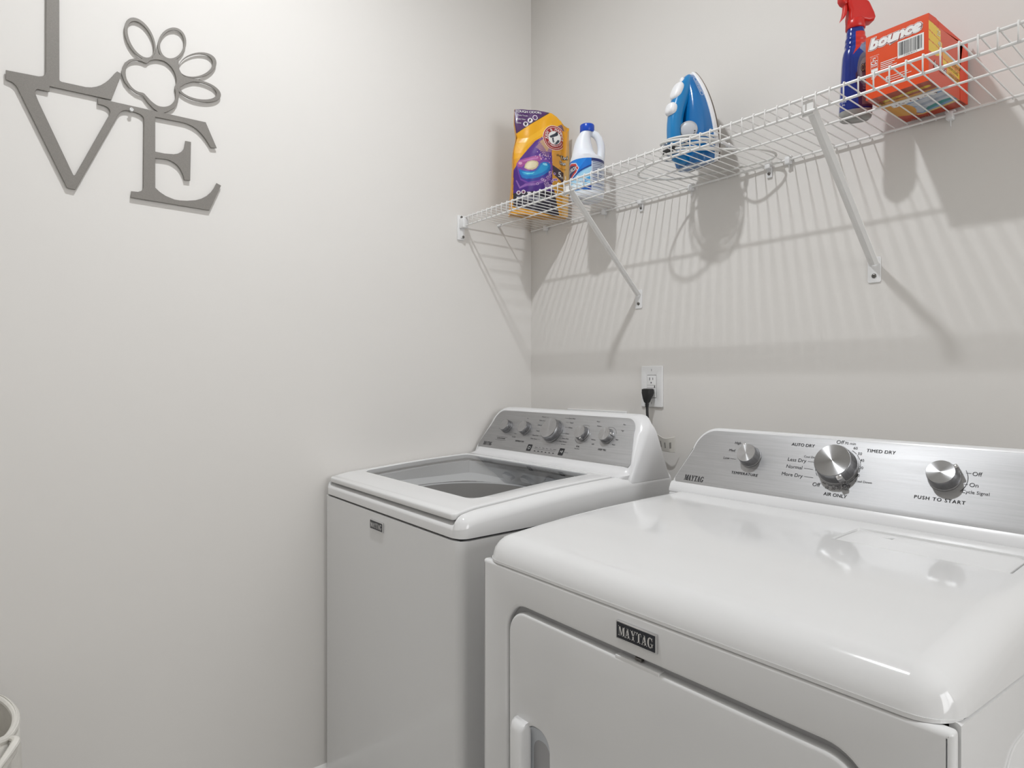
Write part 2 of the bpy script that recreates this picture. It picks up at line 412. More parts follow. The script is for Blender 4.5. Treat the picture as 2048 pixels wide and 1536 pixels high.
# funnel from the lid opening to the tub
n = 64; TC = (.355, -.515)
def sq(k, z):
    a = 2*pi*k/n; c, s = math.cos(a), math.sin(a); m = max(abs(c)/.28, abs(s)/.1985)
    return (.355+c/m, -.5165+s/m, z)
rings = [[(lambda p: (p[0], p[1], Tw(p[1])-.016))(sq(k, 0)) for k in range(n)], [sq(k, .925) for k in range(n)]]
def rnd(k, r, z):
    a = 2*pi*k/n; return (TC[0]+r*math.cos(a), TC[1]+r*math.sin(a)*.92, z)
rings.append([rnd(k, .232, .908) for k in range(n)])
bm = bmesh.new(); loft(bm, rings, False, False); mesh_obj('tub_cover', bmm(bm), M_PLASTW, wa)
bm = bmesh.new(); loft(bm, [[rnd(k, r, z) for k in range(n)] for r, z in ((.233, .909), (.224, .914), (.206, .911), (.196, .900), (.190, .86), (.188, .815), (.222, .80))], False, False)
mesh_obj('tub_ring', bmm(bm), M_TUBGREY, wa)
bm = bmesh.new(); loft(bm, [[rnd(k, r, z) for k in range(n)] for r, z in ((.222, .801), (.236, .78), (.236, .47), (.20, .43), (.01, .42))], False, True)
mesh_obj('wash_basket', bmm(bm), M_STAINLESS, wa)
mesh_obj('agitator', lathe([(0, .43), (.15, .43), (.12, .455), (.06, .50), (.045, .60), (.038, .76), (.03, .79), (0, .80)], 32, Matrix.Translation((TC[0], TC[1], 0))), M_TUBGREY, wa)
# lid frame with the glass set into it
def lidz(v): return Vector((v.x, v.y, v.z+Tw(v.y)-.003))
GX0, GX1, GYF, GYB = .060, .612, -.694, -.326
cuts = np.arange(-.78, -.29, .016)
fr_ = plate([rrect(LX0, LYF, LX1, LYB, [.012, .012, .02, .02]), rrect(GX0, GYF, GX1, GYB, [.03, .03, .015, .015])], .014, .0035)
lid = mesh_obj('lid_frame', bend(fr_, lidz, cuts, 1), M_ENAMEL, wa)
gl = plate([rrect(GX0-.002, GYF-.002, GX1+.002, GYB+.002, [.03, .03, .015, .015])], .0)
mesh_obj('lid_glass', bend(gl, lambda v: Vector((v.x, v.y, Tw(v.y)+.0025)), cuts, 1), M_GLASS, lid)
# console
def cons_y(z, y0, z0): return y0+.6*(z-z0)
def face_outline(xa, xb, xat, xbt, zb, zt, rt, rb, n=8):
    """tapered panel outline in (x, z); rounded top and bottom corners"""
    out = []
    for cx, cz, a, r in ((xa+rb, zb+rb, pi, rb), (xb-rb, zb+rb, 1.5*pi, rb), (xbt-rt, zt-rt, 0, rt), (xat+rt, zt-rt, pi/2, rt)):
        for k in range(n+1): out.append((cx+r*math.cos(a+k*pi/2/n), cz+r*math.sin(a+k*pi/2/n)))
    return out
def rear_y(z, o=0): return float(np.interp(z, [.90, .94, 1.0, 1.06, 1.105, 1.15], [-.09, -.10, -.118, -.140, -.158, -.18]))+o
def console(name, parent, front, body, y0, z0, grow, material):
    bm = bmesh.new(); rings = []
    for t in (0, .15, .35, .6, .85, 1):
        k = math.sin(t*pi/2); rings.append([(fx+(bx-fx)*k, cons_y(fz+(bz-fz)*k, y0, z0)+grow*(1-math.cos(t*pi/2)), fz+(bz-fz)*k) for (fx, fz), (bx, bz) in zip(front, body)])
    rings.append([(bx, max(rear_y(bz), rings[-1][i][1]+.004), bz) for i, (bx, bz) in enumerate(body)])
    loft(bm, rings); return mesh_obj(name, bmm(bm), material, parent, sharp=40)
SIL = face_outline(.020, .686, .046, .659, .997, 1.1215, .036, .014)
front = face_outline(.016, .690, .042, .663, .992, 1.125, .038, .016)
body = face_outline(.012, .699, .020, .691, .955, 1.133, .055, .01)
console('console_housing', wa, front, body, -.262, .99, .024, M_PLASTIC_CONSOLE)
bm = bmesh.new()
cove = [(-.302, .972), (-.300, .980), (-.288, .984), (-.275, .987), (-.266, .994), (-.262, 1.002), (-.2, 1.0), (-.105, .945), (-.105, .935), (-.27, .952)]
loft(bm, [[(x, -.250+(y+.250)*k, .985+(z-.985)*k) for y, z in cove] for x, k in ((WX0+.006, .25), (WX0+.010, .6), (WX0+.018, .9), (WX0+.03, 1), (WX1-.03, 1), (WX1-.018, .9), (WX1-.010, .6), (WX1-.006, .25))])
mesh_obj('console_cove', bmm(bm), M_PLASTIC_CONSOLE, wa, sharp=30)
EX, EY, EZ = Vector((1, 0, 0)), Vector((0, .5145, .8575)), Vector((0, -.8575, .5145))
def panel_frame(y0, z0): return frame((0, y0, z0), EX, EY, EZ)
def pz(z, z0): return (z-z0)/.8575
FW = panel_frame(-.262, .99)
sp = plate([[(x, pz(z, .99)) for x, z in SIL]], .0024, .0006)
mesh_obj('control_panel', sp, M_SILVER, wa, world=FW @ Matrix.Translation((0, 0, .001)))
def knob(parent, F, x, z, z0, r, h, tabang=None, name='knob'):
    w = F @ Matrix.Translation((x, pz(z, z0), .002))
    side = lathe([(r*1.10, 0), (r*1.10, .003), (r*1.04, .0036), (r, h*.55), (r*.97, h-.002), (r*.94, h-.0006), (r*.90, h-.0005), (0, h-.0008)], 48)
    k = mesh_obj(name, side, M_KNOBSIDE, parent, world=w)
    bm = bmesh.new(); c = bm.verts.new((0, 0, 0)); R = [bm.verts.new((r*.93*math.cos(2*pi*i/64), r*.93*math.sin(2*pi*i/64), 0)) for i in range(64)]
    for i in range(64): bm.faces.new((c, R[i], R[(i+1) % 64]))
    mesh_obj('knob_face', bmm(bm), M_KNOBTOP, k, world=w @ Matrix.Translation((0, 0, h)), smooth=False)
    if tabang is not None:
        bm = bmesh.new(); bm_box(bm, (r*.86, -r*.17, .004), (r*1.2, r*.17, h-.001), r*.07, 2)
        mesh_obj('pointer_tab', bmm(bm), M_CHROME, k, world=w @ Matrix.Rotation(math.radians(tabang), 4, 'Z'))
    return k
for x, r, h, t in ((.132, .0205, .018, None), (.226, .0205, .018, None), (.355, .0345, .024, None), (.480, .0205, .018, -60), (.575, .0205, .018, 10)):
    knob(wa, FW, x, 1.070, .99, r, h, t)
P = Print(); hh = .0027
def wt(t, x, z, s, **k): P.text(t, x, pz(z, .99), s, k.pop('m', M_BLACKP), h=hh, **k)
maytag(P, .046, pz(1.008, .99), .0125, M_BLACKP, .62, hh)
P.flush('panel_lettering', wa, fr=FW)
wt('EXTRA POWER', .128, 1.033, .0042, bold=.055)
P.line(.10, pz(1.038, .99), .156, pz(1.038, .99), .0005, M_BLACKP, hh); P.line(.10, pz(1.028, .99), .156, pz(1.028, .99), .0005, M_BLACKP, hh)
wt('Off', .096, 1.063, .0036); P.flush('panel_lettering', wa, fr=FW)
wt('TEMPERATURE', .223, 1.031, .0046, bold=.055); P.flush('panel_lettering', wa, fr=FW)
wt('Hot', .215, 1.101, .0036); P.flush('panel_lettering', wa, fr=FW)
for t, x, z in (('Cool', .188, 1.052), ('Tap Cold', .186, 1.042)): wt(t, x, z, .0036)
P.flush('panel_lettering', wa, fr=FW)
for i, t in enumerate(('Normal', 'Bulky Items', 'Delicates', 'Casual', 'Drain & Spin', 'Water Faucet')):
    z = (1.109, 1.098, 1.084, 1.067, 1.053, 1.043)[i]; x = (.300, .304, .300, .298, .304, .304)[i]
    wt(t, x-.004, z, .0040, align='RIGHT'); P.line(x-.002, pz(z, .99), x+.010, pz(z, .99)-.0005, .0005, M_BLACKP, hh)
P.flush('panel_lettering', wa, fr=FW)
for i, t in enumerate(('Quick Wash', 'Towels', 'Whites', 'Colors', 'Heavy Duty', 'Clean Washer')):
    z = (1.110, 1.098, 1.084, 1.067, 1.053, 1.044)[i]; x = (.392, .403, .407, .405, .400, .392)[i]
    wt(t, x+.005, z, .0040, align='LEFT'); P.line(x-.010, pz(z, .99)+.0004, x+.003, pz(z, .99), .0005, M_BLACKP, hh)
wt('with affresh', .420, 1.037, .0028); P.flush('panel_lettering', wa, fr=FW)
P.arc(.480, pz(1.070, .99), .029, 60, 130, .0006, M_BLACKP, h=hh); P.flush('panel_lettering', wa, fr=FW)
for t, x, z in (('Heavy', .520, 1.107), ('Medium', .530, 1.095)): wt(t, x, z, .0036)
P.flush('panel_lettering', wa, fr=FW)
P.arc(.480, pz(1.070, .99), .029, 215, 330, .0006, M_BLACKP, h=hh)
for t, x, z in (('Light', .528, 1.047), ('Medium', .520, 1.058)): wt(t, x, z, .0036, align='LEFT')
P.flush('panel_lettering', wa, fr=FW)
wt('SOIL', .480, 1.036, .0046, bold=.055); wt('Extra Rinse', .480, 1.030, .003)
P.flush('panel_lettering', wa, fr=FW)
for t, x, z in (('Max', .618, 1.104), ('High', .620, 1.088), ('Med', .612, 1.064), ('Auto', .607, 1.051)): wt(t, x, z, .0038)
wt('DEEP FILL', .574, 1.035, .0050, bold=.055)
P.arc(.575, pz(1.070, .99), .029, 20, 110, .0006, M_BLACKP, h=hh)
P.flush('panel_lettering', wa, fr=FW)
for bx, g in ((.281, 'o'), (.424, '>II')):
    P.area([rrect(bx-.010, pz(1.007, .99), bx+.010, pz(1.026, .99), .002)], M_BLACKP, hh)
    if g == 'o': P.arc(bx, pz(1.0165, .99), .0045, 0, 360, .0012, M_WHITEP, 16, hh+.0002)
    else: P.text(g, bx, pz(1.0165, .99), .008, M_WHITEP, bold=.02, h=hh+.0002)
for i, t in enumerate(('Sensing', 'Fill', 'Wash', 'Rinse', 'Spin', 'Locked')):
    x = .311+i*.0165; wt(t, x, 1.020, .0028); P.rect(x-.003, pz(1.0085, .99), x+.003, pz(1.0105, .99), M_BLACKP, hh)
P.line(.305, pz(1.0155, .99), .398, pz(1.0155, .99), .0005, M_BLACKP, hh); wt('Hold 3 sec', .445, 1.016, .0026)
P.build('panel_lettering', wa, fr=FW)
def badge(parent, xc, y, zc, w, h):
    F = frame((xc, y, zc), (1, 0, 0), (0, 0, 1), (0, -1, 0))
    o = mesh_obj('name_badge', plate([rrect(-w/2, -h/2, w/2, h/2, .0012)], .005, .001), M_CHROME, parent, world=F)
    me = plate([rrect(-w/2+.0022, -h/2+.0022, w/2-.0022, h/2-.0022, .0008)], .0006)
    mesh_obj('badge_field', me, M_BADGE, o, world=F @ Matrix.Translation((0, 0, .0026)))
    p = Print(); maytag(p, -w*.425, -h*.26, h*.52, M_CHROME, (w*.85)/(h*.52)/5.78, .0032); p.build('badge_lettering', o, fr=F)
badge(wa, .342, WYF-.0015, .8685, .068, .0245)

# ================================================================== dryer
DX0, DX1, DYF, DYB = .812, 1.556, -.812, -.10
dr = empty('clothes_dryer', ((DX0+DX1)/2, -.45, 0), 'white front-loading clothes dryer with three silver knobs beside the washer', 'dryer')
def Td(y): return float(np.interp(y, [-.815, -.784, -.692, -.609, -.518, -.384, -.246, -.09], [.939, .942, .950, .956, .960, .963, .964, .964]))
def dz(x, y): return .902 if y < -.79 else .902-.09*(y+.79) if x > 1.2 else .902
def ddrop(x, y):
    if 1.268 < x < 1.512 and -.422 < y < -.312: return .005
    return 0
top = soft_top(DX0, DX1, DYF, DYB, Td, dz, .042, .042, xs_extra=(1.268-eps, 1.268+eps, 1.512-eps, 1.512+eps), ys_extra=(-.422-eps, -.422+eps, -.312-eps, -.312+eps), drop=ddrop)
mesh_obj('top_panel', top, M_ENAMEL, dr, sharp=50)
lc = plate([[(1.2715, -.4185), (1.5085, -.4185), (1.5085, -.33), (1.497, -.3155), (1.285, -.3155), (1.2715, -.33)], [(1.318, -.346), (1.334, -.3475), (1.334, -.332)]], .003, .0008)
lc = bend(lc, lambda v: Vector((v.x, v.y, v.z+Td(v.y)-.0035)), np.arange(-.41, -.31, .02), 1)
lcv = mesh_obj('lint_screen_cover', lc, M_PLASTW, dr)
bm = bmesh.new(); bm_box(bm, (DX0+.004, DYF+.022, .03), (DX1-.004, DYB, .84), .01, 4, only=2)
me = bmm(bm); mesh_obj('cabinet', me, M_ENAMEL, dr)
box('seam_shade', (DX0+.020, DYF+.020, .842), (DX1-.020, DYB, .906), M_GAP_SHADE, dr)  # dark filler that paints the shade line under the top panel
# side skins rising to the sloping seam under the lid
for sx in (0, 1):
    xa = DX0 if sx == 0 else DX1-.010; xb = xa+.010
    zz = lambda y: dz(1.5 if sx else .8, y)-.0022
    ysd = [-.79+.03*i for i in range(24)]; ysd[-1] = DYB
    bm = bmesh.new(); loft(bm, [[(xa, y, .03), (xb, y, .03), (xb, y, zz(y)-.002), (xb-.003 if sx else xb, y, zz(y)), (xa if sx else xa+.003, y, zz(y)), (xa, y, zz(y)-.002)] for y in ysd])
    mesh_obj('side_panel', bmm(bm), M_ENAMEL, dr, sharp=40)
HX0, HX1, HZ0, HZ1 = .884, 1.484, .33, .838
Fd = frame((0, DYF+.009, 0), (1, 0, 0), (0, 0, 1), (0, -1, 0))
mesh_obj('front_panel', plate([rrect(DX0, .03, DX1, .8975, [.004, .004, .004, .004], 3), rrect(HX0, HZ0, HX1, HZ1, .048, 10)], .018, .006, 5), M_ENAMEL, dr, world=Fd)
F2 = frame((DX1, 0, 0), (0, 1, 0), (0, 0, 1), (1, 0, 0))
mesh_obj('side_embossing', plate([rrect(-.705, .25, -.69, .80, .006)], .003, .0014), M_ENAMEL, dr, world=F2)
mesh_obj('side_embossing', plate([rrect(-.655, .2, -.16, .815, .05, 8)], .004, .0018), M_ENAMEL, dr, world=F2)
box('door_recess', (HX0-.01, DYF+.013, HZ0-.01), (HX1+.01, DYF+.0205, HZ1+.003), mat('recess_grey', (176, 176, 178), .5), dr)
door = plate([rrect(HX0+.004, HZ0+.006, HX1-.004, HZ1-.010, .044, 10), rrect(.932, .40, .992, .644, .026, 8)], .018, .0055, 5)
do = mesh_obj('door', door, M_ENAMEL, dr, world=frame((0, DYF+.009, 0), (1, 0, 0), (0, 0, 1), (0, -1, 0)))
# pull handle: standing rib left of a scooped recess
bm = bmesh.new()
for z0, z1 in ((.40, .646),):
    R = []
    for z, k in ((z0-.006, .2), (z0, .8), (z0+.01, 1), (z1-.012, 1), (z1-.003, .85), (z1+.001, .4)):
        R.append([(.912, DYF+.002, z), (.912, DYF-.014*k, z), (.917, DYF-.019*k, z), (.938, DYF-.019*k, z), (.943, DYF-.015*k, z), (.941, DYF+.006, z)])
    loft(bm, R)
mesh_obj('door_handle', bmm(bm), M_PLASTW, do, sharp=75)
bm = bmesh.new(); N = 20; R = []
for k in range(9):
    a = pi/2*k/8; s_ = math.cos(a); d = .0125*math.sin(a)
    R.append([(.962+(x-.962)*(.25+.75*s_), DYF+.003+d, .522+(z-.522)*(.5+.5*s_)) for x, z in rrect(.932, .40, .992, .644, .026, 5)])
loft(bm, R, False, True); mesh_obj('handle_scoop', bmm(bm), mat('scoop_plastic', (205, 209, 214), .35), do)
box('latch_screw', (1.168, DYF+.006, .8310), (1.180, DYF+.013, .8355), M_SCREW, dr, .001)
box('door_top_bracket', (1.136, DYF+.0005, .8235), (1.215, DYF+.014, .8300), M_PLASTW, do, .001)
for fx in (DX0+.05, DX1-.05):
    for fy in (DYF+.08, DYB-.06):
        mesh_obj('foot', lathe([(0, 0), (.022, 0), (.022, .012), (.01, .016), (.01, .035), (0, .035)], 16, Matrix.Translation((fx, fy, 0))), M_BLACKRUB, dr)
badge(dr, 1.178, DYF-.0015, .8695, .073, .0268)
SILD = face_outline(.820, 1.548, .845, 1.523, .981, 1.1045, .046, .012)
front = face_outline(.817, 1.551, .842, 1.526, .978, 1.1075, .047, .013)
body = face_outline(.814, 1.554, .838, 1.530, .945, 1.111, .05, .006)
console('console_housing', dr, front, body, -.25, .98, .008, M_PLASTIC_CONSOLE)
bm = bmesh.new()
cove = [(-.262, .962), (-.262, .966), (-.2605, .970), (-.257, .978), (-.252, .984), (-.2, .99), (-.11, .94), (-.11, .93), (-.25, .945)]
loft(bm, [[(x, y, z) for y, z in cove] for x in (DX0+.003, DX1-.003)])
mesh_obj('console_cove', bmm(bm), M_PLASTIC_CONSOLE, dr, sharp=30)
FD = panel_frame(-.25, .98)
mesh_obj('control_panel', plate([[(x, pz(z, .98)) for x, z in SILD]], .0024, .0006), M_SILVER, dr, world=FD @ Matrix.Translation((0, 0, .001)))
KD = ((.996, .0225, .024, 118), (1.184, .0365, .029, -58), (1.368, .0235, .026, 35))
for x, r, h, t in KD: knob(dr, FD, x, 1.0535, .98, r, h, t)
P = Print()
def dt(t, x, z, s, **k): P.text(t, x, pz(z, .98), s, k.pop('m', M_BLACKP), h=hh, **k)
maytag(P, .846, pz(.989, .98), .0135, M_BLACKP, .66, hh)
P.flush('panel_lettering', dr, fr=FD)
dt('TEMPERATURE', .993, 1.018, .0062, bold=.05, spacing=1.12); P.flush('panel_lettering', dr, fr=FD); dt('High', .955, 1.081, .0062); dt('Med', .946, 1.064, .0062); dt('Low', .938, 1.0465, .0062)
P.line(.948, pz(1.0465, .98), .962, pz(1.046, .98), .0006, M_BLACKP, hh)
P.flush('panel_lettering', dr, fr=FD)
dt('TIMED DRY', 1.256, 1.088, .0068, bold=.05, spacing=1.05); P.flush('panel_lettering', dr, fr=FD); dt('AUTO DRY', 1.104, 1.088, .0068, bold=.05);  P.flush('panel_lettering', dr, fr=FD); dt('AIR ONLY', 1.193, 1.001, .0068, bold=.05)
for t, x, z in (('Less Dry', 1.120, 1.0575), ('Normal', 1.116, 1.0435), ('More Dry', 1.121, 1.028)):
    dt(t, x, z, .0078, align='RIGHT'); P.line(x+.003, pz(z, .98), x+.022, pz(z, .98)-.0006, .0006, M_BLACKP, hh)
dt('Cool Down', 1.128, 1.066, .0045); dt('Off', 1.152, 1.0155, .008); dt('Off', 1.177, 1.0995, .008); dt('Off', 1.209, 1.0195, .008)
dt('Cool Down', 1.238, 1.031, .0045)
for t, x, z in (('70 min', 1.197, 1.0985), ('60', 1.209, 1.0905), ('50', 1.2195, 1.081), ('40', 1.2265, 1.069), ('30', 1.228, 1.0555), ('20', 1.225, 1.041), ('10', 1.174, 1.0125), ('20', 1.187, 1.0125), ('30 min', 1.2035, 1.0145)):
    dt(t, x, z, .0056)
kc = (1.184, pz(1.0535, .98))
for a0, a1 in ((46, 62), (27, 42), (8, 23), (-11, 4), (-30, -15), (-46, -33), (186, 202), (205, 216), (240, 252), (258, 270), (275, 290), (108, 132)):
    P.arc(kc[0], kc[1], .0425, a0, a1, .0010, M_BLACKP, 5, hh)
P.flush('panel_lettering', dr, fr=FD)
dt('PUSH TO START', 1.366, 1.017, .0064, bold=.055, spacing=1.2)
kc = (1.368, pz(1.0535, .98)); P.arc(kc[0], kc[1], .0345, -40, 32, .0009, M_BLACKP, 10, hh)
dt('Off', 1.414, 1.0645, .0074); dt('On', 1.4125, 1.0465, .0074); dt('Cycle Signal', 1.4165, 1.035, .0058)
P.line(1.398, pz(1.065, .98), 1.406, pz(1.065, .98), .0006, M_BLACKP, hh); P.line(1.398, pz(1.0468, .98), 1.404, pz(1.0468, .98), .0006, M_BLACKP, hh)
P.build('panel_lettering', dr, fr=FD)

# ================================================================== wire shelf
ZT, ZB, X0S, SY = 1.767, 1.7395, .0729, -.31
sh = empty('wire_shelf', (1.0, -.155, ZT), 'long white wire shelf with hanging front lip on the back wall', 'shelf')
XE = 2.30
tube('top_front_rail', [(.012, SY, ZT), (XE, SY, ZT)], .0027, M_WIRE, sh, 10)
tube('lip_rail', [(.012, SY, ZB), (XE, SY, ZB)], .0027, M_WIRE, sh, 10)
tube('middle_rail', [(.006, -.152, ZT), (XE, -.152, ZT)], .0022, M_WIRE, sh, 10)
tube('back_rail', [(.012, -.010, ZT-.001), (XE, -.010, ZT-.001)], .0027, M_WIRE, sh, 10)
bm = bmesh.new()
bm_tube(bm, [(0, SY-.0040, ZB-.002), (0, SY-.0040, ZT+.001), (0, SY-.0032, ZT+.0035), (0, SY, ZT+.0043), (0, SY+.006, ZT+.0039), (0, -.152, ZT+.0036), (0, -.008, ZT+.0036), (0, -.0055, ZT+.003), (0, -.0055, ZT-.004)], .00135, 6)
wme = bmm(bm); wme.materials.append(M_WIRE)
for p in wme.polygons: p.use_smooth = True
nw = int((XE-X0S)/.0254)
for k in range(-2, nw+1):
    o = bpy.data.objects.new('deck_wire', wme); COL.objects.link(o); o.parent = sh
    w = Matrix.Translation((X0S+.0254*k, 0, 0)); o.matrix_basis = WM[sh].inverted() @ w; WM[o] = w
def screw(parent, p, nrm, r=.0045):
    n_ = Vector(nrm); t = Vector((0, 0, 1)); s = n_.cross(t)
    me = lathe([(r, 0), (r, .0012), (r*.7, .0026), (r*.35, .003), (r*.3, .0018), (0, .0018)], 14)
    return mesh_obj('screw', me, M_SCREW, parent, world=frame(p, s, t, n_))
# end bracket on the left wall
bm = bmesh.new(); bm_box(bm, (0, -.327, 1.694), (.006, -.299, 1.777), .0015, 2); bm_box(bm, (0, -.322, 1.732), (.030, -.300, 1.765), .003, 2)
bm_box(bm, (0, -.316, 1.70), (.012, -.303, 1.735), .002, 2)
eb = mesh_obj('end_bracket', bmm(bm), M_PLASTW, sh); screw(eb, (.006, -.313, 1.771), (1, 0, 0)); screw(eb, (.012, -.3095, 1.704), (1, 0, 0))
mesh_obj('rail_cap', lathe([(.005, 0), (.005, .02), (0, .02)], 12, frame((.0, -.152, ZT), (0, 1, 0), (0, 0, 1), (1, 0, 0))), M_PLASTW, sh)
# diagonal braces
for bx in (.505, 1.172):
    a, b = Vector((bx, SY+.006, ZT-.006)), Vector((bx, -.004, 1.484))
    d = (b-a).normalized(); s = Vector((1, 0, 0)); nrm = s.cross(d).normalized()
    if nrm.y > 0: nrm = -nrm
    bm = bmesh.new(); prof = [(-.0105, -.004), (-.0105, .003), (-.0085, .003), (-.0085, -.0015), (.0085, -.0015), (.0085, .003), (.0105, .003), (.0105, -.004)]
    prof = [(-.0105, .0), (-.003, -.0035), (.003, -.0035), (.0105, 0), (.0105, .002), (.003, -.0015), (-.003, -.0015), (-.0105, .002)]
    loft(bm, [[a+d*t+s*u-nrm*v for u, v in prof] for t in (0, (b-a).length)])
    br = mesh_obj('support_brace', bmm(bm), M_WIRE, sh, smooth=False)
    bm = bmesh.new(); bm_box(bm, (bx-.011, SY+.0035, ZB-.006), (bx+.011, SY+.0058, ZT-.004), .0006, 1)
    mesh_obj('brace_hook', bmm(bm), M_WIRE, br)
    fp = mesh_obj('foot_plate', plate([rrect(-.0135, -.045, .0135, .012, .004)], .0024, .0006), M_PLASTW, br, world=frame((bx, -.0014, 1.488), (1, 0, 0), (0, 0, 1), (0, -1, 0)))
    screw(fp, (bx, -.0026, 1.458), (0, -1, 0), .005)
for cx in (.089, .37, .698, .979, 1.318, 1.70):
    bm = bmesh.new(); bm_box(bm, (cx-.006, -.017, ZT-.012), (cx+.006, 0, ZT+.004), .002, 2); bm_tube(bm, [(cx, -.006, ZT-.024), (cx, -.006, ZT-.010)], .0012, 6); bm_box(bm, (cx-.009, -.012, ZT+.002), (cx+.009, -.002, ZT+.008), .0015, 2)
    mesh_obj('wall_clip', bmm(bm), M_PLASTW, sh)
for cx in (.517, .927):
    bm = bmesh.new(); bm_box(bm, (cx-.007, -.016, ZT-.010), (cx+.007, 0, ZT+.003), .002, 2); bm_box(bm, (cx-.007, -.005, ZT-.031), (cx+.007, 0, ZT-.008), .002, 2)
    c_ = mesh_obj('wall_clip', bmm(bm), M_PLASTW, sh); screw(c_, (cx, -.005, ZT-.021), (0, -1, 0), .004); tube('locking_pin', [(cx+.004, -.006, ZT), (cx+.004, -.006, ZT+.02)], .0008, M_PLASTW, c_, 6)
ZD = ZT+.0052        # where things stand on the shelf

# ================================================================== LOVE sign
LVE = {'letter_l': [(-202.9,48.5),(-146,51.8),(-139.7,54),(-135.3,58.2),(-133,64),(-132.5,240),(-134.5,251),(-141,257.5),(-152,260),(-166,260.5),(-166,273),(-76,280),(-76,267),(-90,265),(-101,260.5),(-107,252.5),(-108.6,243),(-108.4,56),(-107.3,53.1),(-104.2,52.1),(-59,53.3),(-48,55.8),(-38.3,60.3),(-29.9,66.1),(-21.4,74.3),(-13.8,83.6),(-7.2,93.6),(-2.9,101),(2.8,108.5),(11.5,105.4),(-9.2,37.8),(-126.1,35.7),(-126.8,23.3),(-146.5,23.1),(-183.4,18),(-187.1,21.6),(-192,25.5),(-202.9,28.4)],
 'letter_v': [(-196,36),(-138.4,40),(-128.1,34.5),(-127.3,24),(-146.5,23.4),(-150.1,21.4),(-152.1,16.4),(-150.6,8.6),(-146,-4.4),(-82.9,-153.7),(-81,-155.3),(-79.1,-153.3),(-12.1,3.3),(-10.9,9),(-12.6,14.6),(-17.2,18.8),(-25.1,20.6),(-33.5,20.9),(-33.5,32.5),(-8.6,33.5),(42,31.6),(34,21.6),(20.9,20.9),(15,18.7),(10.4,14.7),(6.3,8.9),(-78.6,-187.5),(-94.1,-185.9),(-183.9,17.9)],
 'letter_e': [(-35.5,33.9),(196.5,37.1),(222.8,-22.7),(208.7,-25.2),(204,-17.2),(196.5,-6.1),(187.1,4.8),(176.4,13.8),(164.8,19.6),(153.3,22.5),(143.6,23.2),(82.5,21.3),(82.5,-63.7),(102.1,-63.9),(122.7,-61.1),(132.3,-57.5),(140.3,-51),(145.5,-42.7),(147.1,-36.5),(149.1,-21.7),(162.2,-21.5),(160.2,-119.4),(146.8,-120.3),(145.2,-111.6),(142.3,-104),(137.8,-95.2),(131.6,-87.2),(122.7,-81.3),(113.2,-77.7),(102.1,-77.6),(82.5,-79.5),(82.5,-152.3),(92.8,-160.9),(105.3,-168.1),(124.3,-173.5),(137.1,-173.7),(153.3,-171.6),(173.1,-166.6),(186.4,-160.2),(198.2,-151.5),(208.4,-140.1),(215.9,-128),(222.1,-113.5),(233.2,-118),(205.3,-187),(30.6,-185.1),(31.5,-170.2),(45.5,-169.3),(53,-165.5),(56.3,-160),(57.2,-154.3),(58.4,9.5),(56.9,14.6),(51.5,19.1),(42.5,21.2),(33.6,21.6),(20.3,21.1),(-2.9,21.6),(-35.5,20.5)]}
PADI = [(20.3,111.5),(21.8,124.9),(26.2,134.8),(33.6,141.9),(44,147),(54.5,148.2),(63.6,146.6),(71.2,154.9),(80.4,160.9),(91.2,164),(103.7,163.4),(114.7,157.3),(123.3,146.5),(128.1,133.7),(128.8,119.6),(124.9,106.1),(127.5,92.5),(126.2,77.9),(120.5,65.7),(111.6,56.1),(99,50.6),(86.6,50.7),(74.2,57.5),(65.1,66.1),(57.5,72.6),(45.5,73),(35,78.2),(26.8,87.8),(21.8,98.3)]
PADO = [(11.2,107.3),(13.3,121.2),(18.3,134),(27.7,144.5),(41,151.9),(56,155.6),(62,159.6),(75.8,164),(81.9,175.8),(85.9,198.1),(90.3,178.5),(102.1,170),(119.5,172),(133.2,179.9),(135.5,153.8),(143.6,140.2),(159.9,139.7),(183.1,143),(150.1,122.4),(133.9,106.9),(135.5,89.5),(132.3,70.7),(124.3,54.3),(111.6,43),(102.1,36),(91.2,33.5),(77.3,41.6),(65.1,53.9),(56,65.3),(42.5,67.3),(27.7,76.1),(17.4,88.4)]
TOES = [(((50.3,202.1),(22.5,-41),(-24.2,-22.9)),((51.8,200.6),(19.6,-35.8),(-19.5,-18.5))),
 (((119.5,212.1),(11.5,43.6),(29.7,-.9)),((119.5,211.8),(9.9,37.4),(24.6,-.8))),
 (((178.1,177.8),(43.7,23.9),(6.1,-29.4)),((174.0,176.2),(38.6,22.4),(6.0,-25.0))),
 (((181.4,113.4),(51.2,.7),(-6,-27.8)),((179.7,113.6),(42.5,2.4),(-4,-21.8)))]
sg = empty('love_sign', (.004, -1.3, 1.66), 'grey metal LOVE sign with a paw print for the O on the left wall', 'wall sign')
FS = frame((.0062, -1.3, 1.85), (0, 1, 0), (0, 0, 1), (1, 0, 0))
mm = lambda pts: [(a/1000, b/1000) for a, b in pts]
for i, (nme, pts) in enumerate(LVE.items()):
    mesh_obj(nme, plate([mm(pts)], .0032+.0001*i, .0004, 1), M_SIGN, sg, world=FS, smooth=False)
def smooth2d(P_, n=4):
    out = []
    for i in range(len(P_)):
        p0, p1, p2, p3 = [np.array(P_[(i+k) % len(P_)], float) for k in (-1, 0, 1, 2)]
        for k in range(n):
            t = k/n; out.append(tuple(.5*((2*p1)+(p2-p0)*t+(2*p0-5*p1+4*p2-p3)*t*t+(3*p1-p0-3*p2+p3)*t**3)))
    return out
pw = mesh_obj('paw_pad', plate([mm(PADO), mm(smooth2d(PADI))], .0033, .0004, 1), M_SIGN, sg, world=FS, smooth=False)
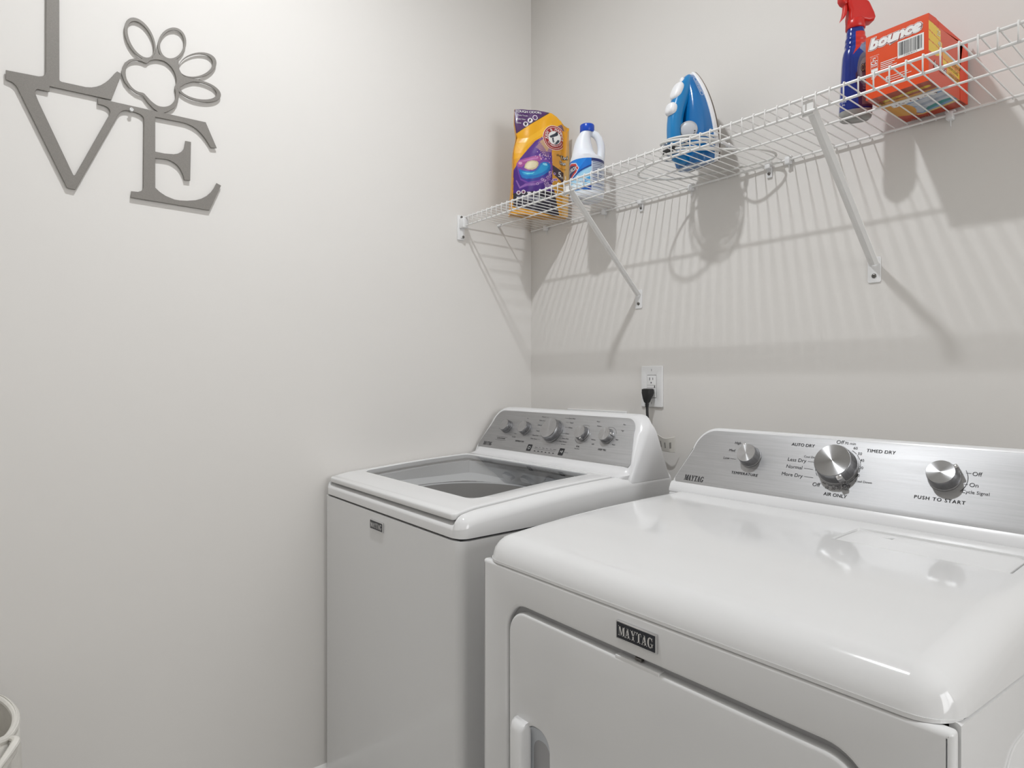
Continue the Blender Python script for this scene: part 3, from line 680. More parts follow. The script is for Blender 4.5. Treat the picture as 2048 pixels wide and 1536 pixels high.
for i, (o_, i_) in enumerate(TOES):
    el = lambda e: [((e[0][0]+e[1][0]*math.cos(t)+e[2][0]*math.sin(t))/1000, (e[0][1]+e[1][1]*math.cos(t)+e[2][1]*math.sin(t))/1000) for t in [2*pi*k/40 for k in range(40)]]
    mesh_obj('paw_toe', plate([el(o_), el(i_)], .00335+.00005*i, .0004, 1), M_SIGN, pw, world=FS, smooth=False)
for a, b in ((-.12, .2), (.07, -.1), (-.08, -.17), (.19, -.17)):
    mesh_obj('standoff', lathe([(.004, -.0058), (.004, 0), (0, 0)], 12), M_SIGN, sg, world=FS @ Matrix.Translation((a, b, -.0004)))
pn = empty('push_pin', (0, -1.2685, 1.874), 'small white push pin holding up the grey LOVE sign', 'push pin')
FP = frame((0, -1.2685, 1.8735), (0, 1, 0), (0, 0, 1), (1, 0, 0))
mesh_obj('pin_head', lathe([(.0010, .0002), (.0012, .006), (.0035, .0075), (.0040, .0095), (.0026, .011), (.0026, .013), (.0042, .0145), (.0038, .016), (.002, .016), (.0016, .0145), (0, .0145)], 16), M_PLASTW, pn, world=FP)
mesh_obj('pin_shaft', lathe([(.0007, 0), (.0007, .008), (0, .008)], 8), M_SCREW, pn, world=FP)

# ================================================================== outlet, plug, supply box, tag
ol = empty('wall_outlet', (.5575, 0, 1.145), 'white double wall outlet above the washer console', 'outlet')
FO = frame((.5575, 0, 1.2065), (1, 0, 0), (0, 0, 1), (0, -1, 0))
mesh_obj('cover_plate', plate([rrect(-.0395, -.0615, .0395, .0615, .004), rrect(-.0170, -.0335, .0170, .0335, .002)], .006, .002), M_PLASTW, ol, world=FO @ Matrix.Translation((0, 0, .003)))
rc = mesh_obj('receptacle', plate([rrect(-.0162, -.0327, .0162, .0327, .0015)], .006, .0008), M_PLASTW, ol, world=FO @ Matrix.Translation((0, 0, .0035)))
p = Print()
for dy in (.0175, -.0175):
    p.rect(-.0075, dy+.001, -.0055, dy+.0095, M_BLACKP); p.rect(.0045, dy+.002, .0062, dy+.009, M_BLACKP); p.poly(circle(-.0008, dy-.006, .0024, 12), M_GREYP)
p.rect(-.016, .0035, .016, .0041, M_GREYP); p.rect(-.016, -.0041, .016, -.0035, M_GREYP); p.rect(.010, -.0032, .0135, .0030, M_GREYP)
p.build('slots', rc, fr=FO @ Matrix.Translation((0, 0, .0067)))
p = Print(); p.rect(-.0007, .0455, .0007, .0525, M_GREYP); p.rect(-.0007, -.0525, .0007, -.0455, M_GREYP); p.build('plate_screws', ol, fr=FO @ Matrix.Translation((0, 0, .0062)))
pg = empty('power_plug', (.557, -.0065, 1.18), 'black power plug and cord in the lower socket of the outlet', 'plug')
bm = bmesh.new(); R = []
for z, w, y0, y1 in ((1.2005, .010, -.0075, -.034), (1.1985, .0165, -.007, -.038), (1.188, .0165, -.007, -.038), (1.180, .0135, -.010, -.038), (1.1705, .0105, -.015, -.037), (1.158, .0075, -.019, -.033), (1.152, .006, -.020, -.032)):
    R.append([(.557+a*w/.0165*1.0, y0+(y1-y0)*(b+.5), z) for a, b in rrect(-.0165, -.5, .0165, .5, .003, 3)])
    R[-1] = [(.557+(x-.557), y, z) for x, y, z in R[-1]]
def plugring(z, w, y0, y1):
    c = (y0+y1)/2; h = (y0-y1)/2
    return [(.557+w*math.copysign(abs(math.cos(t))**.6, math.cos(t)), c+h*math.copysign(abs(math.sin(t))**.6, math.sin(t)), z) for t in [2*pi*k/20 for k in range(20)]]
loft(bm, [plugring(*a) for a in ((1.2005, .010, -.009, -.034), (1.1985, .0155, -.007, -.038), (1.188, .0160, -.007, -.038), (1.180, .0135, -.009, -.038), (1.1705, .0105, -.015, -.037), (1.160, .0075, -.019, -.034))])
mesh_obj('plug_body', bmm(bm), M_BLACKRUB, pg)
bm = bmesh.new()
for k in range(4): bm_tube(bm, [(.557, -.0265, 1.160-k*.0035), (.557, -.0265, 1.1575-k*.0035)], .0068-.0004*k, 12)
mesh_obj('strain_relief', bmm(bm), M_BLACKRUB, pg)
tube('cord', [(.557, -.0265, 1.162), (.558, -.0265, 1.13), (.561, -.0268, 1.10), (.566, -.028, 1.06), (.570, -.032, 1.01), (.566, -.036, .95), (.55, -.045, .85), (.52, -.05, .75)], .0040, M_BLACKRUB, pg, 10)
sb = empty('water_supply_box', (.328, 0, .93), 'white plastic washer supply box on the wall behind the washer', 'supply box')
FB = frame((.328, 0, 1.03), (1, 0, 0), (0, 0, 1), (0, -1, 0))
mesh_obj('flange', plate([rrect(-.131, -.098, .131, .098, .003), rrect(-.112, -.08, .112, .08, .003)], .006, .0015), M_PLASTW, sb, world=FB @ Matrix.Translation((0, 0, .003)))
box('back_panel', (.21, -.0025, .945), (.446, -.0005, 1.115), M_PLASTW, sb)
for vx, nm in ((.27, (190, 60, 50)), (.385, (60, 90, 180))):
    v = mesh_obj('valve', lathe([(.009, 0), (.009, .02), (.006, .022), (.006, .03), (0, .03)], 16, frame((vx, -.0025, 1.03), (1, 0, 0), (0, 0, 1), (0, -1, 0))), M_CHROME, sb)
    box('valve_handle', (vx-.016, -.038, 1.026), (vx+.016, -.0325, 1.034), mat('valve_%d' % nm[0], nm, .4), v, .002)
# curled paper tag
tg = empty('paper_tag', (.625, -.035, 1.025), 'curled printed paper tag with an orange block behind the washer console', 'paper tag')
nu, nv = 24, 30; V = np.zeros((nv, nu, 3)); XX = np.zeros((nv, nu)); YY = np.zeros((nv, nu))
for j in range(nv):
    for i in range(nu):
        u, v = i/(nu-1), j/(nv-1)
        wob = .004*math.sin(u*7)*v
        V[j, i] = (.590+.070*u-.012*(1-v)*u, -.040-.008*math.sin(pi*u)+.016*(1-v)+.010*max(0, u-.85)/.15, 1.025+.044*v-.006*u+wob); XX[j, i] = u; YY[j, i] = v
def tagcol(X, Y):
    sh_ = [('p', [(.08, .15), (.24, .15), (.24, .85), (.08, .85)], (196, 128, 30))]
    for k in range(16):
        x = .36+k*.036; a_, b_ = .10+.08*((k*7) % 3), .74-.06*((k*5) % 3); sh_.append(('p', [(x, a_), (x+.010, a_), (x+.010, b_), (x, b_)], (120, 118, 112)))
    return paint(X, Y, (232, 229, 222), sh_)
me = grid_mesh(V); set_paint(me, tagcol(XX, YY))
so = mesh_obj('sheet', me, paintmat('printed_paper', .7), tg)
md = so.modifiers.new('thickness', 'SOLIDIFY'); md.thickness = .0006

# ================================================================== detergent pouch
bag = empty('detergent_pouch', (.165, -.115, ZD), 'tall gold and purple laundry pod pouch in the shelf corner', 'pouch')
BP, BR_, BN = Vector((.134, -.213, ZD)), Vector((.465, .885, 0)), Vector((.885, -.465, 0))
BH = .348
def b_l(b): return float(np.interp(b, [0, .06, .11, .16, .20, .235, .25, .27, .30, .35], [.007, .010, .014, .016, .016, .022, .0275, .024, .019, .020]))
def b_r(b): return float(np.interp(b, [0, .1, .2, .28, .35], [.203, .206, .2072, .207, .206]))
def b_top(u): return float(np.interp(u, [0, .3, .55, .68, .78, .86, .93, 1], [.347, .3485, .3475, .343, .333, .318, .303, .297]))
def b_bulge(u, v):
    s = math.sin(pi*min(1, max(0, u/.86)))**.7 if u < .86 else 0
    cr = .0025*math.sin(9*u+5*v)*math.sin(11*v+2)+.0016*math.sin(23*u-14*v)
    return (.020*s*math.sin(pi*min(1, v*.95+.06))**.6 if s > 0 else -.008*math.sin(pi*(u-.86)/.14))+cr*(.4+.6*v)
def b_pt(a, b, h=0):
    al, ar = b_l(b), b_r(b); u = (a-al)/(ar-al); t = b_top(min(1, max(0, u))); v = min(1, b/t)
    return BP+BR_*a+Vector((0, 0, b))+BN*(b_bulge(min(1, max(0, u)), v)+h)
nu, nv = 190, 330; V = np.zeros((nv, nu, 3)); A = np.zeros((nv, nu)); B = np.zeros((nv, nu))
for j in range(nv):
    for i in range(nu):
        u, v = i/(nu-1), j/(nv-1); b = v*b_top(u); a = b_l(b)+(b_r(b)-b_l(b))*u
        V[j, i] = BP+BR_*a+Vector((0, 0, b))+BN*b_bulge(u, v); A[j, i] = a; B[j, i] = b
def q(*pts):   # traced design points to pouch face metres
    return [((x-104.5)*.0002770, .3760-y*.0002640) for x, y in pts]
def qe(x, y, rx, ry, t=0): c = q((x, y))[0]; return (c[0], c[1], rx*.000277, ry*.000264, -t)
S_ = [('p', q((100, 420), (205, 415), (580, 140), (700, 100), (860, 320), (540, 425), (380, 530), (250, 720), (90, 760)), (238, 172, 22)),
 ('p', q((200, 560), (330, 480), (520, 330), (640, 260), (500, 420), (380, 510), (250, 640)), (245, 184, 40)),
 ('p', q((90, 60), (600, 60), (580, 142), (208, 415), (90, 420)), (84, 50, 104)),
 ('p', q((520, 60), (620, 60), (600, 132), (215, 408), (200, 405), (575, 135)), (75, 62, 70)),
 ('p', q((700, 290), (760, 255), (810, 320), (780, 420), (700, 420)), (120, 88, 110)),
 ('p', q((545, 430), (660, 560), (622, 620), (635, 1090), (660, 1115), (735, 1440), (160, 1335), (165, 880), (240, 735), (330, 620), (420, 510)), (86, 46, 138)),
 ('p', q((560, 440), (655, 560), (610, 640), (480, 640), (420, 590)), (150, 112, 140)),
 ('p', q((470, 520), (540, 455), (600, 560), (560, 640)), (196, 160, 120)),
 ('p', q((165, 900), (230, 820), (300, 1100), (640, 1000), (655, 1110), (160, 1180)), (72, 32, 128)),
 ('p', q((160, 1165), (660, 1115), (735, 1440), (160, 1335)), (34, 30, 44)),
 ('p', q((185, 1205), (300, 1195), (480, 1215), (620, 1250), (480, 1255), (300, 1240)), (110, 110, 128)),
 ('p', q((195, 800), (225, 758), (300, 728), (400, 698), (470, 694), (505, 718), (560, 740), (612, 770), (640, 830), (620, 900), (560, 960), (450, 1025), (330, 1052), (240, 1000), (212, 900)), (118, 66, 160)),
 ('p', q((198, 795), (230, 762), (300, 732), (400, 703), (470, 700), (500, 722), (478, 762), (440, 772), (330, 790), (285, 820), (262, 845), (215, 842)), (168, 80, 150)),
 ('p', q((240, 775), (310, 745), (400, 722), (455, 722), (440, 745), (360, 752), (290, 775)), (190, 116, 178)), ('e', qe(240, 795, 22, 18), (216, 160, 196)),
 ('p', q((216, 880), (245, 985), (330, 1032), (450, 1005), (555, 948), (612, 870), (600, 840), (500, 950), (330, 985), (260, 950)), (58, 52, 150)),
 ('p', q((222, 868), (290, 888), (350, 896), (400, 890), (432, 868), (455, 828), (482, 788), (520, 768), (570, 772), (606, 800), (602, 850), (572, 892), (520, 932), (450, 968), (380, 988), (310, 992), (262, 972), (238, 928)), (14, 116, 190)),
 ('p', q((250, 895), (300, 905), (360, 912), (420, 898), (460, 862), (485, 815), (520, 790), (560, 795), (580, 820), (560, 862), (500, 905), (420, 940), (340, 952), (280, 938)), (28, 150, 206)),
 ('p', q((262, 905), (310, 916), (370, 918), (410, 905), (380, 930), (320, 932)), (110, 214, 230)), ('e', qe(535, 800, 30, 14, 15), (130, 214, 238)),
 ('p', q((285, 850), (300, 800), (330, 770), (380, 758), (430, 765), (456, 785), (450, 820), (425, 858), (380, 880), (330, 874)), (206, 190, 150)), ('p', q((300, 838), (315, 800), (345, 780), (390, 772), (430, 782), (438, 806), (415, 842), (370, 858), (325, 856)), (226, 214, 180)),
 ('p', q((200, 1000), (240, 1085), (300, 1050), (420, 1040), (600, 960), (610, 985), (420, 1066), (310, 1080), (232, 1110), (190, 1010)), (140, 96, 170)),
 ('p', q((620, 640), (860, 560), (860, 880), (630, 800)), (226, 160, 58)),
 ('p', q((628, 795), (800, 862), (800, 1015), (640, 905)), (58, 44, 62)),
 ('p', q((625, 985), (660, 950), (800, 1030), (800, 1180), (640, 1090)), (206, 150, 48)),
 ('e', qe(662, 447, 150, 160), (232, 214, 204)), ('e', qe(662, 447, 143, 153), (166, 40, 42)), ('e', qe(662, 447, 128, 137), (240, 236, 230)), ('e', qe(662, 447, 124, 133), (160, 34, 38)),
 ('e', qe(662, 447, 82, 88), (234, 232, 230)),
 ('p', q((596, 432), (690, 372), (702, 392), (690, 420), (612, 452)), (52, 58, 70)), ('e', qe(690, 392, 18, 26), (40, 46, 58)),
 ('p', q((628, 450), (650, 440), (652, 482), (672, 508), (700, 470), (724, 472), (722, 494), (690, 528), (664, 532), (636, 500)), (60, 66, 78)),
 ('p', q((648, 492), (664, 500), (674, 512), (668, 522), (652, 512)), (228, 226, 222)),
 ('p', q((783, 330), (870, 330), (870, 1520), (760, 1520), (790, 900)), (206, 166, 104)),
 ('p', q((770, 330), (838, 330), (826, 560), (812, 800), (795, 880)), (226, 158, 34)),
 ('e', qe(423, 207, 31, 33), (236, 230, 234)), ('e', qe(363, 247, 30, 32), (236, 230, 234)), ('e', qe(308, 297, 30, 32), (236, 230, 234)),
 ('e', qe(423, 207, 23, 24), (92, 58, 112)), ('p', q((356, 228), (374, 228), (372, 252), (352, 268), (345, 258)), (50, 44, 60)),
 ('p', q((288, 284), (298, 278), (318, 278), (330, 286), (322, 294), (320, 318), (298, 318), (296, 296)), (58, 52, 66)),
 ('e', qe(222, 1160, 24, 26), (226, 218, 222)), ('e', qe(277, 1153, 24, 26), (226, 218, 222)), ('e', qe(222, 1160, 14, 16), (120, 60, 90)), ('e', qe(277, 1153, 14, 16), (120, 60, 90)),
 ('e', qe(345, 1158, 26, 9, 8), (234, 228, 230))]
rb = random.Random(3)
for k in range(26):
    x, y = rb.uniform(440, 690), rb.uniform(880, 1080)
    if (x-400)*.9+(y-700) > 330: S_ += [('e', qe(x, y, 15, 16), (206, 178, 212)), ('e', qe(x, y, 9, 10), (104, 60, 150))]
for k in range(34):
    t = rb.uniform(0, 1); x, y = 440+150*t+rb.uniform(-50, 60), 660+110*t+rb.uniform(-50, 40); S_.append(('e', qe(x, y, 5, 6), (212, 184, 206)))
for k in range(22):
    a = math.radians(100+k*9); c = (600, 560)
    S_.insert(8, ('p', q((c[0]+60*math.cos(a), c[1]+60*math.sin(a)), (c[0]+150*math.cos(a+.03), c[1]+150*math.sin(a+.03)), (c[0]+150*math.cos(a-.03), c[1]+150*math.sin(a-.03))), (178, 138, 134)))
me = grid_mesh(V); set_paint(me, paint(A, B, (222, 156, 34), S_))
mesh_obj('front_face', me, paintmat('glossy_film_print', .3, coat=.2), bag)
M_GOLD = mat('gold_film', (214, 156, 62), .32, noise=(40, .06))
M_KRAFT = mat('tan_film', (208, 160, 96), .4, noise=(30, .05))
def b_thk(v): return .050*(1-v)**.75+.003
bm = bmesh.new(); nb = 20; BK = []; FR = {}
for j in range(nb+1):
    v = j/nb; row = []
    for i in range(13):
        u = i/12; b = v*b_top(u); a = b_l(b)+(b_r(b)-b_l(b))*u
        row.append(bm.verts.new(BP+BR_*a+Vector((0, 0, b))-BN*(b_thk(v)*(.7+.3*math.sin(pi*u)))))
    BK.append(row)
for j in range(nb):
    for i in range(12): bm.faces.new((BK[j][i+1], BK[j][i], BK[j+1][i], BK[j+1][i+1]))
mesh_obj('back_face', bmm(bm), M_GOLD, bag)
for side in (0, 1):
    bm = bmesh.new(); rows = []
    for j in range(nb+1):
        v = j/nb; b = v*b_top(side); a = b_r(b) if side else b_l(b); t = b_thk(v)*.7; f = b_bulge(side, v)
        base = BP+BR_*a+Vector((0, 0, b)); o_ = BR_*((-1 if side else 1)*t*.30)
        rows.append([bm.verts.new(p_) for p_ in (base+BN*f, base-BN*(t*.45)+o_, base-BN*t)])
    for j in range(nb):
        for i in range(2): bm.faces.new((rows[j][i], rows[j][i+1], rows[j+1][i+1], rows[j+1][i]))
    mesh_obj('side_gusset', bmm(bm), M_KRAFT, bag)
bm = bmesh.new(); fl = []; bl = []
for i in range(13):
    u = i/12; a = b_l(0)+(b_r(0)-b_l(0))*u; fl.append(bm.verts.new(BP+BR_*a+BN*b_bulge(u, 0))); bl.append(bm.verts.new(BP+BR_*a-BN*(b_thk(0)*(.7+.3*math.sin(pi*u)))))
for i in range(12): bm.faces.new((fl[i], bl[i], bl[i+1], fl[i+1]))
mesh_obj('bottom_gusset', bmm(bm), M_GOLD, bag)
P = Print()
def bt(t, x, y, sz, m=M_WHITEP, **k): c = q((x, y))[0]; P.text(t, c[0], c[1], sz*.000264, m, **k)
bt('TOUGH ODORS', 345, 138, 32, bold=.055); bt('Musty Towels', 272, 190, 17); bt('Body Odor', 255, 240, 17); bt('Sweat', 225, 290, 17)
c = q((662, 447))[0]; P.arctext('ARM & HAMMER', c[0], c[1], .0282, 186, -8, .0086, M_WHITEP, bold=.055)
P.arctext('THE STANDARD OF PURITY', c[0], c[1], .0285, 215, 330, .0046, M_WHITEP, inward=True)
bt('plus', 718, 655, 28, M_BLACKP); 
for m_, bo, h_ in ((M_BLACKP, .10, 0), (M_WHITEP, .02, .0006)):
    bt('Oxi', 792, 672, 44, m_, bold=bo*.7, h=h_); bt('Clean', 772, 742, 44, m_, bold=bo*.7, h=h_, sx=.62)
bt('STAIN FIGHTERS', 770, 818, 10, M_BLACKP); bt('5', 728, 905, 66, bold=.04); bt('in 1', 785, 925, 44, bold=.01)
bt('LAUNDRY DETERGENT', 420, 1228, 18); bt('42', 600, 1300, 30)
P.build('pouch_lettering', bag, fn=lambda x, y, h: b_pt(x, y, .0012+h))

# ================================================================== bleach bottle
bl_ = empty('bleach_bottle', (.401, -.119, ZD), 'white bleach bottle with blue cap and blue label beside the gold pouch', 'bottle')
BC = Vector((.401, -.119, ZD)); bu = Vector((.711, .703, 0)); bf = Vector((.703, -.711, 0))   # bu: to the right as seen, bf: towards the room
M_HDPE = mat('milky_plastic', (236, 239, 246), .38, sss=.08)
def ring_(cx, rx, ry, z, n=40): return [BC+bu*(cx+rx*math.cos(2*pi*k/n))+bf*(ry*math.sin(2*pi*k/n))+Vector((0, 0, z)) for k in range(n)]
prof = [(0, .040, 0), (0, .047, .002), (0, .0505, .008), (0, .052, .016), (0, .052, .112), (0, .051, .120), (-.002, .0475, .127), (-.008, .038, .136), (-.0115, .0320, .150), (-.0120, .0265, .172), (-.0105, .0215, .190), (-.006, .0185, .202), (-.001, .0175, .210), (.0005, .0175, .216)]
bm = bmesh.new(); loft(bm, [ring_(c_, r, (r if z < .125 else max(r*1.12, .0175)), z) for c_, r, z in prof]); mesh_obj('body', bmm(bm), M_HDPE, bl_, sharp=60)
hp = [(.004, .207), (.016, .2065), (.027, .200), (.036, .188), (.0415, .172), (.0435, .155), (.0430, .138), (.040, .122), (.034, .112)]
bm = bmesh.new(); bm_tube(bm, [BC+bu*a+Vector((0, 0, b)) for a, b in hp], [.009, .0105, .0112, .0112, .0112, .0114, .0120, .014, .014], 14); mesh_obj('handle', bmm(bm), M_HDPE, bl_, sharp=60)
M_CAP = mat('blue_cap_plastic', (10, 72, 190), .3)
cp = [(.0205, .2085)]; capb = bmesh.new(); rr_ = []
for z, r in ((.2085, .0208), (.2095, .0215), (.229, .0212), (.2315, .0200), (.2325, .0170)):
    rr_.append([BC+bu*((r+(.0005 if k % 2 else 0))*math.cos(2*pi*k/72)+.0008)+bf*((r+(.0005 if k % 2 else 0))*math.sin(2*pi*k/72))+Vector((0, 0, z)) for k in range(72)])
loft(capb, rr_); mesh_obj('cap', bmm(capb), M_CAP, bl_, sharp=60)
nu, nv = 150, 100; V = np.zeros((nv, nu, 3)); A = np.zeros((nv, nu)); B = np.zeros((nv, nu)); LR = .0524
for j in range(nv):
    for i in range(nu):
        t = math.radians(-100+200*i/(nu-1)); z = .020+.095*j/(nv-1)
        V[j, i] = BC+bu*(LR*math.sin(t))+bf*(LR*math.cos(t))+Vector((0, 0, z)); A[j, i] = LR*t; B[j, i] = z
S_ = [('p', [(-.1, .02), (.012, .02), (.012, .060), (.022, .095), (-.1, .03)], (150, 205, 236)),
 ('p', [(-.1, .02), (.014, .02), (.014, .090), (-.045, .052), (-.1, .035)], (168, 214, 240)),
 ('p', [(-.1, .034), (-.03, .040), (.0, .056), (.014, .062), (.014, .052), (-.02, .034), (-.1, .024)], (62, 156, 216)),
 ('p', [(-.1, .024), (.014, .020), (.014, .034), (-.02, .030)], (26, 92, 176)),
 ('p', [(-.06, .030), (-.015, .033), (-.01, .044), (-.06, .042)], (226, 240, 248)),
 ('p', [(-.1, .115), (.014, .115), (.014, .091), (-.02, .076), (-.05, .058), (-.1, .040)], (8, 112, 206)),
 ('p', [(-.05, .115), (.0, .115), (-.02, .090), (-.05, .075)], (20, 130, 222)),
 ('p', [(.014, .091), (.014, .096), (-.02, .081), (-.05, .063), (-.05, .058), (-.02, .076)], (14, 60, 140)),
 ('p', [(-.1, .104), (-.060, .110), (-.035, .104), (-.0245, .088), (-.033, .074), (-.063, .056), (-.1, .050)], (226, 226, 230)),
 ('p', [(-.1, .102), (-.060, .1075), (-.036, .102), (-.027, .088), (-.035, .076), (-.063, .0585), (-.1, .053)], (196, 46, 40)),
 ('p', [(-.1, .095), (-.060, .1015), (-.039, .097), (-.0335, .087), (-.041, .079), (-.063, .066), (-.1, .061)], (40, 44, 84)),
 ('p', [(.014, .02), (.1, .02), (.1, .115), (.014, .115)], (196, 203, 218)),
 ('p', [(.014, .106), (.1, .106), (.1, .115), (.014, .115)], (40, 48, 108))]
for k in range(15):
    z = .102-.0053*k
    S_.append(('p', [(.017, z), (.058-.004*(k % 3), z), (.058-.004*(k % 3), z+.0022), (.017, z+.0022)], (112, 120, 146) if k % 4 else (60, 70, 110)))
S_.append(('p', [(.002, .02), (.014, .02), (.014, .033), (.002, .033)], (24, 62, 150)))
me = grid_mesh(V); set_paint(me, paint(A, B, (120, 180, 226), S_)); lb = mesh_obj('label', me, paintmat('label_print', .35), bl_)
P = Print(); P.text('CLOROX', -.0575, .0860, .0120, M_WHITEP, bold=.05, shear=.12, sx=.72, rot=.10)
P.text('BLEACH', -.012, .048, .006, M_WHITEP, bold=.04)
P.build('label_lettering', lb, fn=lambda x, y, h: BC+bu*((LR+.0005)*math.sin(x/LR))+bf*((LR+.0005)*math.cos(x/LR))+Vector((0, 0, y)))

# ================================================================== steam iron
ir = empty('steam_iron', (.758, -.085, ZD), 'blue and white steam iron standing on its heel with cord wrapped', 'iron')
phi = math.radians(45)
vt = Vector((.566, -.824, 0)); vr = Vector((.824, .566, 0))
IY = (vt*math.cos(phi)+vr*math.sin(phi)); IX = (vr*math.cos(phi)-vt*math.sin(phi))
lean = math.radians(7)
IZ = Vector((0, 0, 1))*math.cos(lean)-IX*math.sin(lean); IX2 = IX*math.cos(lean)+Vector((0, 0, 1))*math.sin(lean)
IO = Vector((.758, -.085, ZD))+vr*.026+vt*.006+Vector((0, 0, .0095))
FI = frame(IO, IX2, IY, IZ)
M_IBLUE = mat('iron_blue', (4, 122, 184), .28, coat=.3); M_ITANK = mat('iron_tank_blue', (5, 104, 170), .12, coat=.5); M_IWHITE = mat('iron_white', (236, 236, 238), .3); M_ISOLE = mat('soleplate_steel', (120, 112, 104), .3, metal=.8)
LI = .249
def sw(z):   # half width of the sole at height z
    t = max(0, (z-.055)/(LI-.055)); return .0615*(1-t**2.0)**.82 if z > .055 else .0615-.010*((.055-z)/.055)**2
def sole_outline(s, top=LI, n=26):
    zs = [.004+(top-.004)*(1-(1-k/n)**1.5) for k in range(n+1)]
    return [(sw(z)*s, z) for z in zs]+[(-sw(z)*s, z) for z in zs[-2::-1]]
def iplate(name, x0, x1, s, top, material, parent, bev):
    me = plate([sole_outline(s, top)], x1-x0, bev); F = FI @ frame(((x0+x1)/2, 0, 0), (0, 1, 0), (0, 0, 1), (1, 0, 0))
    return mesh_obj(name, me, material, parent, world=F)
iplate('soleplate', 0, .0035, 1.0, LI, M_ISOLE, ir, .0008)
iplate('skirt', -.0125, 0, 1.0, LI-.002, M_IWHITE, ir, .002)
def idepth(z): return float(np.interp(z, [0, .02, .06, .10, .14, .18, .22, .25], [.052, .056, .058, .052, .044, .034, .024, .012]))
bm = bmesh.new(); R = []
for k in range(22):
    z = .004+(LI-.016)*(k/21)**.95; w = sw(z+.004)*.93; d = idepth(z); n = 22
    R.append([(-.0125-d*math.sin(pi*i/(n-1))**.75, w*math.copysign(abs(math.cos(pi*i/(n-1)))**.62, math.cos(pi*i/(n-1))), z) for i in range(n)])
loft(bm, R); bo = mesh_obj('body', bmm(bm), M_ITANK, ir, world=FI, sharp=60)
# handle: broad blue bridge from the nose to the heel
hpts = [(-.016, .238), (-.030, .220), (-.045, .197), (-.064, .168), (-.079, .138), (-.087, .108), (-.090, .078), (-.090, .050), (-.084, .029), (-.066, .020), (-.048, .020)]
hw = [.008, .014, .018, .0185, .018, .0175, .0175, .018, .019, .019, .015]; ht = [.009, .016, .021, .0205, .0195, .0195, .0205, .0215, .0210, .0165, .014]
bm = bmesh.new(); R = []
for i, (x, z) in enumerate(hpts):
    a = hpts[max(0, i-1)]; b = hpts[min(len(hpts)-1, i+1)]; tx, tz = b[0]-a[0], b[1]-a[1]; L = math.hypot(tx, tz); nx, nz = -tz/L, tx/L
    R.append([(x+nx*ht[i]*math.copysign(abs(math.cos(t))**.8, math.cos(t)), hw[i]*math.copysign(abs(math.sin(t))**.8, math.sin(t)), z+nz*ht[i]*math.copysign(abs(math.cos(t))**.8, math.cos(t))) for t in [2*pi*k/20 for k in range(20)]])
loft(bm, R); hd = mesh_obj('handle', bmm(bm), M_IBLUE, ir, world=FI, sharp=60)
sub = hd.modifiers.new('smooth', 'SUBSURF'); sub.levels = 1; sub.render_levels = 1
def blob(name, c, size, rot, material, parent):
    bm = bmesh.new(); bmesh.ops.create_uvsphere(bm, u_segments=20, v_segments=12, radius=1)
    for v in bm.verts:
        v.co = Vector([math.copysign(abs(q_)**.75, q_) for q_ in v.co])
    F = FI @ Matrix.Translation(c) @ Matrix.Rotation(rot, 4, 'Y') @ Matrix.Diagonal((*size, 1))
    me = bmm(bm); me.transform(F); me.transform(WM[parent].inverted() if False else Matrix.Identity(4))
    return mesh_obj(name, me, material, parent, world=None)
def blob_w(name, c, size, rot, material, parent):
    bm = bmesh.new(); bmesh.ops.create_uvsphere(bm, u_segments=20, v_segments=12, radius=1)
    for v in bm.verts: v.co = Vector([math.copysign(abs(q_)**.75, q_)*s_ for q_, s_ in zip(v.co, size)])
    return mesh_obj(name, bmm(bm), material, parent, world=FI @ Matrix.Translation(c) @ Matrix.Rotation(rot, 4, 'Y'), sharp=60)
blob_w('steam_button', (-.068, 0, .193), (.011, .0165, .026), .58, M_IWHITE, hd)
blob_w('spray_button', (-.093, 0, .145), (.013, .0160, .017), .40, M_IWHITE, hd)
blob_w('spray_nozzle', (-.047, 0, .222), (.006, .006, .008), .3, M_IWHITE, hd)
# temperature dial faces the room and up
DC = FI @ Vector((-.071, .029, .086)); dn = (IY*.66-IX2*.75+IZ*.05).normalized(); ds = Vector((0, 0, 1)).cross(dn).normalized(); du = dn.cross(ds)
Fdial = frame(DC, ds, du, dn) @ Matrix.Scale(.86, 4)
dl = mesh_obj('temperature_dial', lathe([(.024, -.018), (.0275, -.004), (.0265, .0), (.025, .0015), (.0205, .0022), (.020, .0032), (.0185, .004), (0, .0042)], 40), mat('dial_grey', (190, 192, 197), .28), ir, world=Fdial)
P = Print(); P.arc(0, 0, .0245, 215, 20, .0006, M_GREYP, 20); P.arc(0, 0, .0225, 120, 330, .0012, M_BLACKP, 16)
for k, t in enumerate(('LINEN', 'WOOL', 'SILK')): P.text(t, -.004+.001*k, -.0205-.0035*k+.003, .0025, M_BLACKP)
P.rect(.017, -.0075, .021, -.0045, M_BLACKP); P.build('dial_print', dl, fr=Fdial @ Matrix.Translation((0, 0, .0046)))
M_CORD = mat('iron_cord_white', (222, 221, 217), .5)
pts = []
cz = ZD+.006
turns = 5
for k in range(turns*24+1):
    t = 2*pi*k/24; n_ = k/24
    ra, rb_ = .072+.006*math.sin(n_*2.1), .055+.005*math.cos(n_*1.7)
    zc = .046+.020*math.sin(n_*1.3)+.012*math.cos(t+.8)
    c0 = IO-IX*.045
    pts.append(c0+IX*(ra*math.cos(t))+IY*(rb_*math.sin(t)*1.25)+Vector((0, 0, zc)))
e = pts[-1]
